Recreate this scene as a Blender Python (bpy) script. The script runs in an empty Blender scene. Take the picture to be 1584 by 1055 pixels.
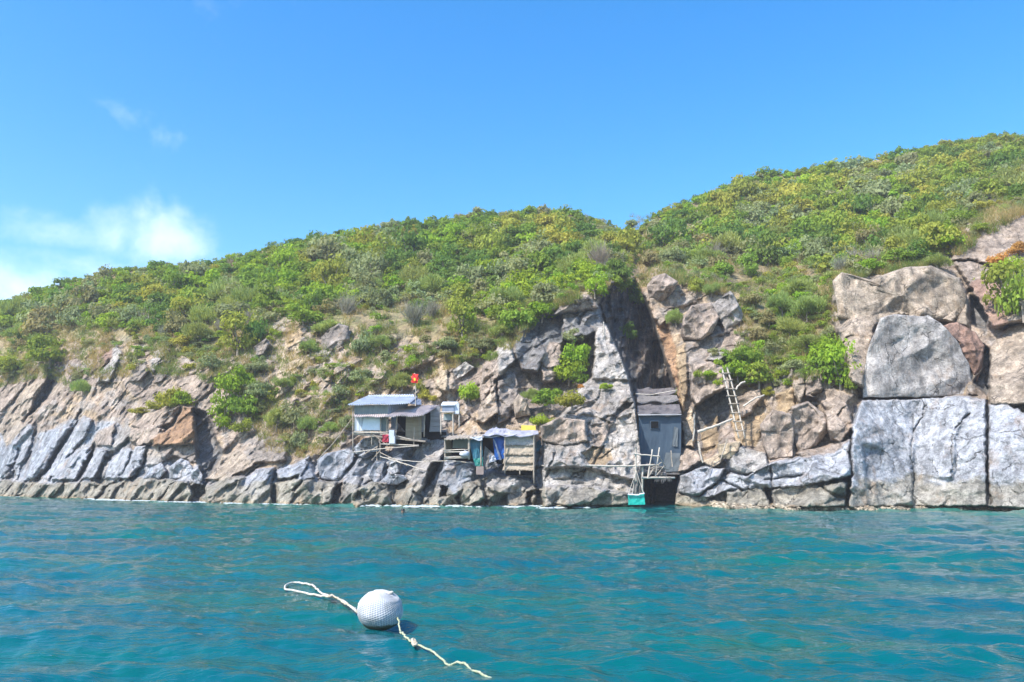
import bpy, math, random
import numpy as np
R = math.radians
rng = np.random.default_rng(7)
random.seed(7)
sc = bpy.context.scene
COL = sc.collection

# ------------------------------------------------------------------ camera
FPX = 1232.0; CX = 792.0; CY = 527.5; CAMH = 1.7
TH = math.atan((740 - CY) / FPX)
cam = bpy.data.objects.new('camera', bpy.data.cameras.new('camera'))
COL.objects.link(cam); sc.camera = cam
cam.location = (0, 0, CAMH); cam.rotation_euler = (math.pi / 2 + TH, 0, 0)
cam.data.sensor_width = 36; cam.data.lens = 36 * FPX / 1584
cam.data.clip_start = 0.1; cam.data.clip_end = 6000

def W(px, py, Y):
    px = np.asarray(px, float); py = np.asarray(py, float); Y = np.asarray(Y, float)
    rx = px - CX; up = CY - py
    ry = FPX * math.cos(TH) - up * math.sin(TH)
    rz = FPX * math.sin(TH) + up * math.cos(TH)
    return np.stack(np.broadcast_arrays(rx * Y / ry, Y, CAMH + rz * Y / ry), -1)
def groundY(py, z=0.0):
    up = CY - py
    ry = FPX * math.cos(TH) - up * math.sin(TH); rz = FPX * math.sin(TH) + up * math.cos(TH)
    return (z - CAMH) * ry / rz

# ------------------------------------------------------------------ light
SUN_EL = 50.0; SUN_AZ = (-0.72, -0.69)          # horizontal direction towards the sun
l = math.hypot(*SUN_AZ); sx, sy = SUN_AZ[0] / l, SUN_AZ[1] / l
ce = math.cos(R(SUN_EL)); sundir = (sx * ce, sy * ce, math.sin(R(SUN_EL)))
from mathutils import Vector
sun = bpy.data.objects.new('sun', bpy.data.lights.new('sun', 'SUN')); COL.objects.link(sun)
sun.data.energy = 3.1; sun.data.angle = R(0.5); sun.data.color = (1.0, 0.95, 0.87)
sun.rotation_euler = Vector(sundir).to_track_quat('Z', 'Y').to_euler()
world = bpy.data.worlds.new('World'); sc.world = world; world.use_nodes = True
NT = world.node_tree; NT.nodes.clear()
def N(nt, t, **k):
    n = nt.nodes.new(t)
    for a, b in k.items(): setattr(n, a, b)
    return n
wo = N(NT, 'ShaderNodeOutputWorld'); bg = N(NT, 'ShaderNodeBackground')
sky = N(NT, 'ShaderNodeTexSky', sky_type='NISHITA', sun_disc=False)
sky.sun_elevation = R(SUN_EL); sky.sun_rotation = math.atan2(sx, sy)
sky.altitude = 0; sky.air_density = 1.1; sky.dust_density = 1.3; sky.ozone_density = 2.5
hs = N(NT, 'ShaderNodeHueSaturation'); hs.inputs['Saturation'].default_value = 1.44; hs.inputs['Value'].default_value = 1.0
NT.links.new(sky.outputs[0], hs.inputs['Color'])
tc = N(NT, 'ShaderNodeTexCoord')
def mth(nt, op, a, b=None, c=None):
    n = N(nt, 'ShaderNodeMath', operation=op)
    for i, v in enumerate((a, b, c)):
        if v is None: continue
        if isinstance(v, (int, float)): n.inputs[i].default_value = v
        else: nt.links.new(v, n.inputs[i])
    return n.outputs[0]
nz = N(NT, 'ShaderNodeTexNoise'); nz.inputs['Scale'].default_value = 11; nz.inputs['Detail'].default_value = 9
nz.inputs['Roughness'].default_value = 0.58; nz.inputs['Distortion'].default_value = 0.25
NT.links.new(tc.outputs['Generated'], nz.inputs['Vector'])
CLOUDS = [(235, 372, .085, .050, 1.0), (90, 362, .11, .030, .75), (150, 408, .15, .026, .75), (200, 395, .12, .045, .7),
          (268, 208, .036, .024, .42), (210, 182, .036, .020, .36), (310, 238, .05, .016, .22), (200, 310, .07, .02, .30),
          (348, 68, .03, .015, .22), (450, 5, .14, .02, .28), (-20, 440, .12, .06, .9)]
tot = None
for (px, py, rx_, rz_, amp) in CLOUDS:
    d = W(px, py, 1.0) - np.array([0, 0, CAMH]); d = d / np.linalg.norm(d)
    right = np.cross(d, [0, 0, 1]); right /= np.linalg.norm(right); upv = np.cross(right, d)
    def dot(v):
        n = N(NT, 'ShaderNodeVectorMath', operation='DOT_PRODUCT'); n.inputs[1].default_value = tuple(v)
        NT.links.new(tc.outputs['Generated'], n.inputs[0]); return n.outputs['Value']
    a = mth(NT, 'DIVIDE', dot(right), rx_); b = mth(NT, 'DIVIDE', dot(upv), rz_)
    q = mth(NT, 'ADD', mth(NT, 'MULTIPLY', a, a), mth(NT, 'MULTIPLY', b, b))
    front = mth(NT, 'GREATER_THAN', dot(d), 0.0)
    g = mth(NT, 'MULTIPLY', mth(NT, 'MULTIPLY', mth(NT, 'EXPONENT', mth(NT, 'MULTIPLY', q, -0.9)), amp), front)
    tot = g if tot is None else mth(NT, 'MAXIMUM', tot, g)
nn = mth(NT, 'MULTIPLY', mth(NT, 'SUBTRACT', nz.outputs[0], 0.5), 1.9)
cl = mth(NT, 'ADD', mth(NT, 'MULTIPLY', tot, 1.05), nn)
mr = N(NT, 'ShaderNodeMapRange', interpolation_type='SMOOTHSTEP'); mr.inputs['From Min'].default_value = 0.36; mr.inputs['From Max'].default_value = 1.25
mr.inputs['To Max'].default_value = 0.43
NT.links.new(cl, mr.inputs['Value'])
mx = N(NT, 'ShaderNodeMix', data_type='RGBA'); mx.inputs[7].default_value = (6.3, 6.4, 6.9, 1)
NT.links.new(mr.outputs[0], mx.inputs[0]); NT.links.new(hs.outputs[0], mx.inputs[6])
NT.links.new(mx.outputs[2], bg.inputs[0]); bg.inputs[1].default_value = 0.15
NT.links.new(bg.outputs[0], wo.inputs[0])
sc.view_settings.view_transform = 'Standard'; sc.view_settings.look = 'None'
sc.view_settings.exposure = 1.08; sc.view_settings.gamma = 1.0
sc.cycles.max_bounces = 5; sc.cycles.diffuse_bounces = 3; sc.cycles.glossy_bounces = 2; sc.cycles.transmission_bounces = 3
sc.cycles.transparent_max_bounces = 6; sc.cycles.caustics_reflective = False; sc.cycles.caustics_refractive = False

# ------------------------------------------------------------------ numeric helpers
def hsh(ix, iy, k):
    h = (ix.astype(np.int64) * 374761393 + iy.astype(np.int64) * 668265263 + k * 2147483647 + 1013904223) & 0xFFFFFFFF
    h = ((h ^ (h >> 13)) * 1274126177) & 0xFFFFFFFF
    h = ((h ^ (h >> 16)) * 2246822519) & 0xFFFFFFFF
    return ((h ^ (h >> 15)) & 0xFFFFFF) / float(0xFFFFFF)
def vnoise(x, y, k=0):
    ix = np.floor(x); iy = np.floor(y); fx = x - ix; fy = y - iy
    fx = fx * fx * (3 - 2 * fx); fy = fy * fy * (3 - 2 * fy)
    a = hsh(ix, iy, k); b = hsh(ix + 1, iy, k); c = hsh(ix, iy + 1, k); d = hsh(ix + 1, iy + 1, k)
    return (a * (1 - fx) + b * fx) * (1 - fy) + (c * (1 - fx) + d * fx) * fy
def fbm(x, y, k=0, o=4):
    s = 0; a = .5
    for i in range(o):
        s = s + a * vnoise(x * 2 ** i + i * 17.3, y * 2 ** i - i * 9.1, k + i); a *= .5
    return s / (1 - .5 ** o)          # 0..1
def worley(x, y, k):
    ix = np.floor(x); iy = np.floor(y)
    F1 = np.full(x.shape, 9.0); F2 = F1.copy(); cx = np.zeros_like(F1); cy = cx.copy(); dx = cx.copy(); dy = cx.copy()
    for i in (-1, 0, 1):
        for j in (-1, 0, 1):
            jx = ix + i; jy = iy + j
            ex = jx + .1 + .8 * hsh(jx, jy, k) - x; ey = jy + .1 + .8 * hsh(jx, jy, k + 1) - y
            d = np.hypot(ex, ey); m = d < F1
            F2 = np.where(m, F1, np.minimum(F2, d))
            F1 = np.where(m, d, F1); cx = np.where(m, jx, cx); cy = np.where(m, jy, cy)
            dx = np.where(m, -ex, dx); dy = np.where(m, -ey, dy)
    return F1, F2, hsh(cx, cy, k + 2), hsh(cx, cy, k + 3) * 2 - 1, hsh(cx, cy, k + 4) * 2 - 1, dx, dy
def facet_rock(x, z, k, ang, stretch, cell, amp, tilt=1.0, crack=.5):
    c, s = math.cos(R(ang)), math.sin(R(ang))
    wx = x + (fbm(x * .9 / cell, z * .9 / cell, k + 50, 3) - .5) * cell * .7
    wz = z + (fbm(x * .9 / cell, z * .9 / cell, k + 60, 3) - .5) * cell * .7
    a = (wx * c + wz * s) / (cell * stretch); b = (-wx * s + wz * c) / cell
    F1, F2, h, gx, gy, dx, dy = worley(a, b, k)
    e = np.clip((F2 - F1) / .16, 0, 1)
    return amp * ((h - .5) * 1.1 + (gx * dx + gy * dy) * tilt - (1 - e) ** 1.5 * crack)
def env_rock(x, z, k, ang, stretch, cell, amp, sh=1.1):
    c, s = math.cos(R(ang)), math.sin(R(ang))
    wx = x + (fbm(x * .8 / cell, z * .8 / cell, k + 50, 3) - .5) * cell * .45
    wz = z + (fbm(x * .8 / cell, z * .8 / cell, k + 60, 3) - .5) * cell * .45
    a = (wx * c + wz * s) / (cell * stretch); b = (-wx * s + wz * c) / cell
    ix = np.floor(a); iy = np.floor(b); P = np.full(a.shape, 9.0)
    for i in (-1, 0, 1):
        for j in (-1, 0, 1):
            jx = ix + i; jy = iy + j
            ex = a - (jx + .1 + .8 * hsh(jx, jy, k)); ey = b - (jy + .1 + .8 * hsh(jx, jy, k + 1))
            P = np.minimum(P, hsh(jx, jy, k + 2) * .9 + (hsh(jx, jy, k + 3) * 2 - 1) * ex * .8 + (hsh(jx, jy, k + 4) * 2 - 1) * ey * .8 + sh * (ex * ex + ey * ey))
    return amp * (P - .45)
def sstep(t): t = np.clip(t, 0, 1); return t * t * (3 - 2 * t)
def poly_sd(px, py, poly):
    """signed distance, positive inside"""
    P = np.array(poly, float); n = len(P); d = np.full(px.shape, 1e9); ins = np.zeros(px.shape, bool)
    for i in range(n):
        a = P[i]; b = P[(i + 1) % n]; e = b - a; w0 = px - a[0]; w1 = py - a[1]
        t = np.clip((w0 * e[0] + w1 * e[1]) / (e @ e), 0, 1)
        d = np.minimum(d, (w0 - t * e[0]) ** 2 + (w1 - t * e[1]) ** 2)
        if a[1] != b[1]:
            c = ((a[1] > py) != (b[1] > py)) & (px < (b[0] - a[0]) * (py - a[1]) / (b[1] - a[1]) + a[0])
            ins ^= c
    return np.where(ins, 1, -1) * np.sqrt(d)
def line_d(px, py, pts):
    P = np.array(pts, float); d = np.full(px.shape, 1e9)
    for a, b in zip(P[:-1], P[1:]):
        e = b - a; w0 = px - a[0]; w1 = py - a[1]
        t = np.clip((w0 * e[0] + w1 * e[1]) / (e @ e), 0, 1)
        d = np.minimum(d, np.hypot(w0 - t * e[0], w1 - t * e[1]))
    return d
def ip(u, pts):
    p = np.array(pts, float); return np.interp(u, p[:, 0], p[:, 1])

# ------------------------------------------------------------------ object helpers
def tag(o, label=None, cat=None, group=None, kind=None):
    if label: o['label'] = label
    if cat: o['category'] = cat
    if group: o['group'] = group
    if kind: o['kind'] = kind
    return o
def mesh_np(name, V, F, mat=None, smooth=False, attrs=None):
    """V (n,3); F (m,k) one face size"""
    V = np.ascontiguousarray(V, np.float32); F = np.ascontiguousarray(F, np.int32)
    me = bpy.data.meshes.new(name); m, k = F.shape
    me.vertices.add(len(V)); me.vertices.foreach_set('co', V.ravel())
    me.loops.add(m * k); me.loops.foreach_set('vertex_index', F.ravel())
    me.polygons.add(m); me.polygons.foreach_set('loop_start', np.arange(0, m * k, k, dtype=np.int32))
    try: me.polygons.foreach_set('loop_total', np.full(m, k, np.int32))
    except Exception: pass
    me.update(calc_edges=True)
    me.polygons.foreach_set('use_smooth', np.full(m, smooth, bool))
    for n_, a in (attrs or {}).items():
        a = np.asarray(a, np.float32)
        if a.ndim == 1:
            at = me.attributes.new(n_, 'FLOAT', 'POINT'); at.data.foreach_set('value', a)
        else:
            c = np.ones((len(V), 4), np.float32); c[:, :3] = a
            at = me.attributes.new(n_, 'FLOAT_COLOR', 'POINT'); at.data.foreach_set('color', c.ravel())
    if mat: me.materials.append(mat)
    me.update(); return me
def link(name, me, parent=None, loc=None):
    o = bpy.data.objects.new(name, me); COL.objects.link(o)
    if parent: o.parent = parent
    if loc is not None: o.location = tuple(loc)
    return o
def thing(name, loc, label, cat, group=None):
    o = bpy.data.objects.new(name, None); COL.objects.link(o); o.location = tuple(map(float, loc)); o.empty_display_size = .2
    return tag(o, label, cat, group)
def part(name, V, F, mat, parent, smooth=False, attrs=None, label=None):
    V = np.asarray(V, float)
    if parent is not None:
        g = np.array(parent.location); p = parent.parent
        while p: g = g + np.array(p.location); p = p.parent
        V = V - g
    o = link(name, mesh_np(name, V, F, mat, smooth, attrs), parent)
    if label: o['label'] = label
    return o
def merge(parts_):
    Vs, Fs, n = [], [], 0
    for V, F in parts_:
        Vs.append(V); Fs.append(np.asarray(F) + n); n += len(V)
    return np.concatenate(Vs), np.concatenate(Fs)
def boxVF(a, b):
    a = np.array(a, float); b = np.array(b, float)
    V = np.array([[x, y, z] for x in (a[0], b[0]) for y in (a[1], b[1]) for z in (a[2], b[2])])
    F = [[0, 1, 3, 2], [4, 6, 7, 5], [0, 4, 5, 1], [2, 3, 7, 6], [0, 2, 6, 4], [1, 5, 7, 3]]
    return V, np.array(F)
def tubeVF(pts, r, n=6, wob=0.0):
    P = np.array(pts, float); m = len(P)
    r = np.broadcast_to(np.asarray(r, float), (m,))
    T = np.gradient(P, axis=0) if m > 2 else np.repeat((P[1] - P[0])[None], m, 0)
    T /= np.linalg.norm(T, axis=1)[:, None] + 1e-9
    up = np.array([0.13, 0.31, 1.0]); 
    if abs(T[0] @ (up / np.linalg.norm(up))) > .9: up = np.array([1.0, .2, .1])
    A = np.cross(T, up); A /= np.linalg.norm(A, axis=1)[:, None] + 1e-9; B = np.cross(T, A)
    t = np.arange(n) * 2 * math.pi / n
    V = (P[:, None] + r[:, None, None] * (np.cos(t)[None, :, None] * A[:, None] + np.sin(t)[None, :, None] * B[:, None])).reshape(-1, 3)
    if wob: V += rng.normal(0, wob, V.shape)
    F = []
    for i in range(m - 1):
        for j in range(n):
            F.append([i * n + j, i * n + (j + 1) % n, (i + 1) * n + (j + 1) % n, (i + 1) * n + j])
    for base in (0, (m - 1) * n):
        V = np.vstack([V, V[base:base + n].mean(0)]); c = len(V) - 1
        for j in range(0, n): F.append([base + j, base + (j + 1) % n, c, c])
    F = np.array(F)
    # replace degenerate quads by pairing
    good = F[F[:, 2] != F[:, 3]]; bad = F[F[:, 2] == F[:, 3]]
    q = []
    for i in range(0, len(bad) - 1, 2): q.append([bad[i][0], bad[i][1], bad[i + 1][1], bad[i][2]])
    return V, np.vstack([good, np.array(q)]) if q else good
def curve_pts(pts, n=8):
    P = np.array(pts, float); out = []
    for i in range(len(P) - 1):
        p0 = P[max(i - 1, 0)]; p1 = P[i]; p2 = P[i + 1]; p3 = P[min(i + 2, len(P) - 1)]
        for t in np.arange(n) / n:
            out.append(.5 * ((2 * p1) + (-p0 + p2) * t + (2 * p0 - 5 * p1 + 4 * p2 - p3) * t * t + (-p0 + 3 * p1 - 3 * p2 + p3) * t ** 3))
    out.append(P[-1]); return np.array(out)
def sheetVF(c, th=.03, nu=12, nv=8, corr=0, amp=.02, rough=.0, sag=0.0, fray=0.0, k=0):
    """c: 4 world corners: bottom-left, bottom-right, top-right, top-left. corr = corrugations across u"""
    c = [np.array(q, float) for q in c]
    nu = max(nu, corr * 6)
    u, v = np.meshgrid(np.linspace(0, 1, nu + 1), np.linspace(0, 1, nv + 1))
    P = ((1 - u) * (1 - v))[..., None] * c[0] + (u * (1 - v))[..., None] * c[1] + (u * v)[..., None] * c[2] + ((1 - u) * v)[..., None] * c[3]
    nrm = np.cross(c[1] - c[0], c[3] - c[0]); nrm /= np.linalg.norm(nrm)
    dspl = rough * (fbm(u * 6 + k, v * 4 + k * 1.7, k, 3) - .5) * 2
    if corr: dspl = dspl + amp * np.sin(u * corr * 2 * math.pi)
    P = P + dspl[..., None] * nrm
    if sag: P[..., 2] -= sag * np.sin(u * math.pi) * np.sin(np.clip(v, 0, 1) * math.pi)
    if fray:
        P[0] += (hsh(np.arange(nu + 1.), np.zeros(nu + 1), k + 5)[:, None] - .5) * fray * (c[3] - c[0]) / np.linalg.norm(c[3] - c[0]) * 2
    A = P.reshape(-1, 3); B = A - nrm * th; n = len(A); w = nu + 1
    i, j = np.meshgrid(np.arange(nu), np.arange(nv)); a = (j * w + i).ravel()
    F = np.stack([a, a + 1, a + w + 1, a + w], 1); G = np.stack([a, a + w, a + w + 1, a + 1], 1) + n
    ring = list(range(0, w)) + [j_ * w + nu for j_ in range(1, nv + 1)] + [nv * w + i_ for i_ in range(nu - 1, -1, -1)] + [j_ * w for j_ in range(nv - 1, 0, -1)]
    S = np.array([[ring[t], ring[t] + n, ring[(t + 1) % len(ring)] + n, ring[(t + 1) % len(ring)]] for t in range(len(ring))])
    return np.vstack([A, B]), np.vstack([F, G, S])
def Wc(lst): return [W(*p) for p in lst]
def px2m(Y): return Y / FPX

# ------------------------------------------------------------------ materials
def mat_base(name):
    m = bpy.data.materials.new(name); m.use_nodes = True; nt = m.node_tree; nt.nodes.clear()
    out = N(nt, 'ShaderNodeOutputMaterial'); bs = N(nt, 'ShaderNodeBsdfPrincipled'); nt.links.new(bs.outputs[0], out.inputs[0])
    return m, nt, bs, out
def ramp(nt, fac, stops):
    r = N(nt, 'ShaderNodeValToRGB'); e = r.color_ramp.elements
    while len(e) < len(stops): e.new(.5)
    for x, (p, c) in zip(e, stops): x.position = p; x.color = (*c, 1) if len(c) == 3 else c
    nt.links.new(fac, r.inputs[0]); return r.outputs[0]
def mixc(nt, f, a, b, mode='MIX'):
    m = N(nt, 'ShaderNodeMix', data_type='RGBA', blend_type=mode)
    for i, v in ((0, f), (6, a), (7, b)):
        if isinstance(v, (int, float)): m.inputs[i].default_value = v
        elif isinstance(v, tuple): m.inputs[i].default_value = (*v, 1) if len(v) == 3 else v
        else: nt.links.new(v, m.inputs[i])
    return m.outputs[2]
def noise(nt, scale, detail=5, rough=.55, vec=None, stretch=None, dist=0):
    if vec is None:
        t = N(nt, 'ShaderNodeTexCoord'); vec = t.outputs['Object']
    if stretch:
        mp = N(nt, 'ShaderNodeMapping'); mp.inputs['Scale'].default_value = stretch; nt.links.new(vec, mp.inputs[0]); vec = mp.outputs[0]
    n = N(nt, 'ShaderNodeTexNoise'); n.inputs['Scale'].default_value = scale; n.inputs['Detail'].default_value = detail
    n.inputs['Roughness'].default_value = rough; n.inputs['Distortion'].default_value = dist
    nt.links.new(vec, n.inputs['Vector']); return n.outputs[0]
def simple(name, col, col2=None, rough=.7, scale=3, bump=.3, metal=0, stretch=None, detail=6, sat=None):
    m, nt, bs, out = mat_base(name)
    col2 = col2 or tuple(c * .6 for c in col)
    n1 = noise(nt, scale, detail, .6, stretch=stretch)
    c = ramp(nt, n1, [(.3, col2), (.62, col)])
    nt.links.new(c, bs.inputs['Base Color']); bs.inputs['Roughness'].default_value = rough; bs.inputs['Metallic'].default_value = metal
    if bump:
        b = N(nt, 'ShaderNodeBump'); b.inputs['Strength'].default_value = bump; b.inputs['Distance'].default_value = .03
        nt.links.new(noise(nt, scale * 5, 4, .6, stretch=stretch), b.inputs['Height']); nt.links.new(b.outputs[0], bs.inputs['Normal'])
    return m

def rock_material():
    m, nt, bs, out = mat_base('rock')
    at = N(nt, 'ShaderNodeAttribute', attribute_name='tint')
    soil = N(nt, 'ShaderNodeAttribute', attribute_name='soil')
    tcn = N(nt, 'ShaderNodeTexCoord'); v = tcn.outputs['Object']
    n1 = noise(nt, .55, 8, .62, v); n2 = noise(nt, 2.6, 8, .68, v, dist=.4); n3 = noise(nt, 11, 5, .65, v)
    n4 = noise(nt, 1.2, 6, .6, v, stretch=(1.6, 1.6, .28), dist=.6)
    def mul(c, n, lo, hi, a=.3, b=.7):
        return mixc(nt, 1.0, c, ramp(nt, n, [(a, (lo,) * 3), (b, (hi,) * 3)]), 'MULTIPLY')
    c = mul(at.outputs['Color'], n1, .82, 1.22, .38, .62); c = mul(c, n2, .68, 1.25, .36, .62); c = mul(c, n3, .72, 1.2, .36, .62); c = mul(c, n4, .70, 1.12, .40, .58)
    # warm iron stains and pale lichen
    st = noise(nt, .8, 7, .6, v, stretch=(1.2, 1.2, .5)); sm = N(nt, 'ShaderNodeMapRange'); sm.inputs['From Min'].default_value = .56; sm.inputs['From Max'].default_value = .72; sm.inputs['To Max'].default_value = .38
    nt.links.new(st, sm.inputs[0]); c = mixc(nt, sm.outputs[0], c, (.40, .24, .12))
    lc = noise(nt, 3.7, 7, .7, v); lm = N(nt, 'ShaderNodeMapRange'); lm.inputs['From Min'].default_value = .60; lm.inputs['From Max'].default_value = .70; lm.inputs['To Max'].default_value = .25
    nt.links.new(lc, lm.inputs[0]); c = mixc(nt, lm.outputs[0], c, (.46, .44, .40))
    # hairline joints
    vo = N(nt, 'ShaderNodeTexVoronoi', feature='DISTANCE_TO_EDGE'); vo.inputs['Scale'].default_value = .95
    mp = N(nt, 'ShaderNodeMapping'); mp.inputs['Rotation'].default_value = (0, R(35), 0); mp.inputs['Scale'].default_value = (1.9, .8, .8)
    vd = N(nt, 'ShaderNodeVectorMath', operation='MULTIPLY_ADD'); nd = N(nt, 'ShaderNodeTexNoise'); nd.inputs['Scale'].default_value = 1.4; nd.inputs['Detail'].default_value = 5
    nt.links.new(v, nd.inputs['Vector']); nt.links.new(nd.outputs['Color'], vd.inputs[0]); vd.inputs[1].default_value = (.9, .9, .9); nt.links.new(v, vd.inputs[2])
    nt.links.new(vd.outputs[0], mp.inputs[0]); nt.links.new(mp.outputs[0], vo.inputs['Vector'])
    cr = N(nt, 'ShaderNodeMapRange'); cr.inputs['From Min'].default_value = .0; cr.inputs['From Max'].default_value = .035
    nt.links.new(vo.outputs[0], cr.inputs[0])
    v2 = N(nt, 'ShaderNodeTexVoronoi', feature='DISTANCE_TO_EDGE'); v2.inputs['Scale'].default_value = .6; nt.links.new(mp.outputs[0], v2.inputs['Vector'])
    cm_ = N(nt, 'ShaderNodeMapRange'); cm_.inputs['From Min'].default_value = .004; cm_.inputs['From Max'].default_value = .022; cm_.inputs['To Min'].default_value = 1; cm_.inputs['To Max'].default_value = 0; nt.links.new(v2.outputs[0], cm_.inputs[0])
    km = N(nt, 'ShaderNodeMapRange'); km.inputs['From Min'].default_value = .48; km.inputs['From Max'].default_value = .56; km.inputs['To Max'].default_value = .75; nt.links.new(noise(nt, .9, 4, .6, v), km.inputs[0])
    c = mixc(nt, mth(nt, 'MULTIPLY', cm_.outputs[0], km.outputs[0]), c, (.07, .065, .06))
    nt.links.new(c, bs.inputs['Base Color'])
    bs.inputs['Roughness'].default_value = .88; bs.inputs['Specular IOR Level'].default_value = .25
    h = mth(nt, 'ADD', mth(nt, 'MULTIPLY', n2, 1.0), mth(nt, 'MULTIPLY', n3, .45))
    h = mth(nt, 'ADD', h, mth(nt, 'MULTIPLY', mth(nt, 'MULTIPLY', cm_.outputs[0], km.outputs[0]), -.6))
    h = mth(nt, 'ADD', h, mth(nt, 'MULTIPLY', noise(nt, 34, 3, .6, v), .12))
    b = N(nt, 'ShaderNodeBump'); b.inputs['Strength'].default_value = .9; b.inputs['Distance'].default_value = .16
    nt.links.new(h, b.inputs['Height']); nt.links.new(b.outputs[0], bs.inputs['Normal'])
    return m
M_ROCK = rock_material()

def leaf_material():
    m, nt, bs, out = mat_base('foliage')
    at = N(nt, 'ShaderNodeAttribute', attribute_name='leafcol'); oi = N(nt, 'ShaderNodeObjectInfo')
    c = mixc(nt, 1.0, at.outputs['Color'], oi.outputs['Color'], 'MULTIPLY')
    df = N(nt, 'ShaderNodeBsdfDiffuse'); tr = N(nt, 'ShaderNodeBsdfTranslucent'); ms = N(nt, 'ShaderNodeMixShader')
    nt.links.new(c, df.inputs[0]); nt.links.new(mixc(nt, 1.0, c, (1.15, 1.1, .5), 'MULTIPLY'), tr.inputs[0]); ms.inputs[0].default_value = .40
    nt.links.new(df.outputs[0], ms.inputs[1]); nt.links.new(tr.outputs[0], ms.inputs[2]); nt.links.new(ms.outputs[0], out.inputs[0])
    return m
M_LEAF = leaf_material()
M_BARK = simple('bark', (.30, .26, .21), (.16, .13, .10), .9, 8, .4)

# ------------------------------------------------------------------ terrain: depth profile per column  (v, metres behind the shore)
PROF = [
 (-320, [(766, 0), (700, 5), (640, 10), (590, 15), (560, 22), (540, 34)]),
 (0,    [(768, 0), (700, 4), (620, 9), (560, 14), (515, 22), (474, 38)]),
 (200,  [(774, 0), (736, 1.8), (640, 6.5), (560, 11), (500, 19), (424, 42)]),
 (320,  [(777, 0), (736, 2.2), (660, 6.5), (590, 10), (510, 18), (409, 46)]),
 (450,  [(780, 0), (722, 2.6), (670, 7), (590, 11), (500, 19), (378, 50)]),
 (540,  [(782, 0), (712, 3.0), (670, 6.0), (590, 10), (500, 18), (366, 53)]),
 (620,  [(783, 0), (715, 3.0), (684, 5.0), (600, 10), (510, 16), (348, 55)]),
 (760,  [(784, 0), (735, 1.9), (668, 5.5), (600, 8), (500, 13), (334, 58)]),
 (880,  [(784, 0), (735, 1.6), (680, 3.5), (600, 8), (455, 13), (330, 58)]),
 (985,  [(783, 0), (735, 1.0), (680, 2.2), (600, 6), (440, 13), (356, 55)]),
 (1045, [(782, 0), (735, 1.0), (680, 2.5), (560, 6), (430, 13), (326, 60)]),
 (1200, [(787, 0), (750, 1.0), (700, 2.6), (590, 6), (480, 13), (270, 65)]),
 (1320, [(787, 0), (750, .7), (690, 1.6), (560, 4.5), (425, 10), (252, 65)]),
 (1420, [(786, 0), (750, .6), (700, 1.4), (560, 4), (400, 10), (236, 64)]),
 (1584, [(790, 0), (750, .6), (650, 2.0), (520, 6), (320, 16), (210, 66)]),
 (1900, [(800, 0), (750, .8), (650, 2.2), (520, 6), (320, 16), (180, 60)]),
]
YS = [(-320, 92), (0, groundY(768)), (200, groundY(774)), (320, groundY(777.5)), (450, groundY(780.5)), (560, groundY(782)), (740, groundY(783.5)), (880, groundY(784)),
      (985, groundY(783)), (1045, groundY(782)), (1130, groundY(785)), (1200, groundY(787)), (1320, groundY(787.5)), (1420, groundY(786)), (1584, groundY(791)), (1900, 36)]
PU = np.array([p[0] for p in PROF], float); PV = np.array([[q[0] for q in p[1]] for p in PROF], float); PD = np.array([[q[1] for q in p[1]] for p in PROF], float)
SKY_V = [(-320, 545), (0, 466), (60, 446), (120, 431), (200, 415), (260, 410), (330, 405), (380, 392), (450, 372), (530, 360), (620, 343), (680, 342), (740, 330), (800, 330), (880, 326), (925, 338), (960, 352), (990, 352), (1020, 330), (1050, 318), (1110, 294), (1150, 277), (1200, 267), (1260, 259), (1320, 251), (1400, 236), (1460, 221), (1520, 212), (1584, 209), (1900, 190)]
UG = np.concatenate([np.arange(-320, -20, 6.0), np.arange(-20, 1604, 1.5), np.arange(1604, 1901, 6.0)])
NV = 440
vk = np.stack([np.interp(UG, PU, PV[:, k]) for k in range(6)], 1); dk = np.stack([np.interp(UG, PU, PD[:, k]) for k in range(6)], 1)
vk[:, 5] = ip(UG, SKY_V) + 3
ys = ip(UG, YS)
tt = np.linspace(0, 1, NV)
VG = vk[:, 0][None] + (vk[:, 5] - vk[:, 0])[None] * tt[:, None]        # rows x cols, row 0 = shore
U2 = np.broadcast_to(UG, VG.shape).copy()
BASE = np.zeros_like(VG)
for c in range(len(UG)):
    BASE[:, c] = ys[c] + np.interp(-VG[:, c], -vk[c], dk[c])
# smooth columns a little
for _ in range(14): BASE[:, 1:-1] = .25 * BASE[:, :-2] + .5 * BASE[:, 1:-1] + .25 * BASE[:, 2:]
for _ in range(10): BASE[1:-1] = .25 * BASE[:-2] + .5 * BASE[1:-1] + .25 * BASE[2:]
Yg = BASE.copy()

TINT = {'G': (.30, .315, .345), 'W': (.40, .37, .335), 'P': (.36, .287, .23), 'T': (.37, .30, .23), 'O': (.33, .19, .10), 'Y': (.52, .41, .28),
        'D': (.265, .24, .19), 'K': (.15, .155, .16), 'B': (.25, .215, .185), 'R': (.30, .19, .145), 'L': (.36, .368, .39), 'S': (.36, .26, .15), 'C': (.335, .305, .275), 'Q': (.35, .325, .305), 'M': (.20, .195, .19)}  # K, and B on undercuts, put the shade of recesses into the rock tint
SL = {'L': (-.45, .35), 'F': (-.05, .2), 'U': (-.15, .8), 'S': (1.1, -.25), 'R': (.5, .1), 'O': (.1, -.5)}
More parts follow.
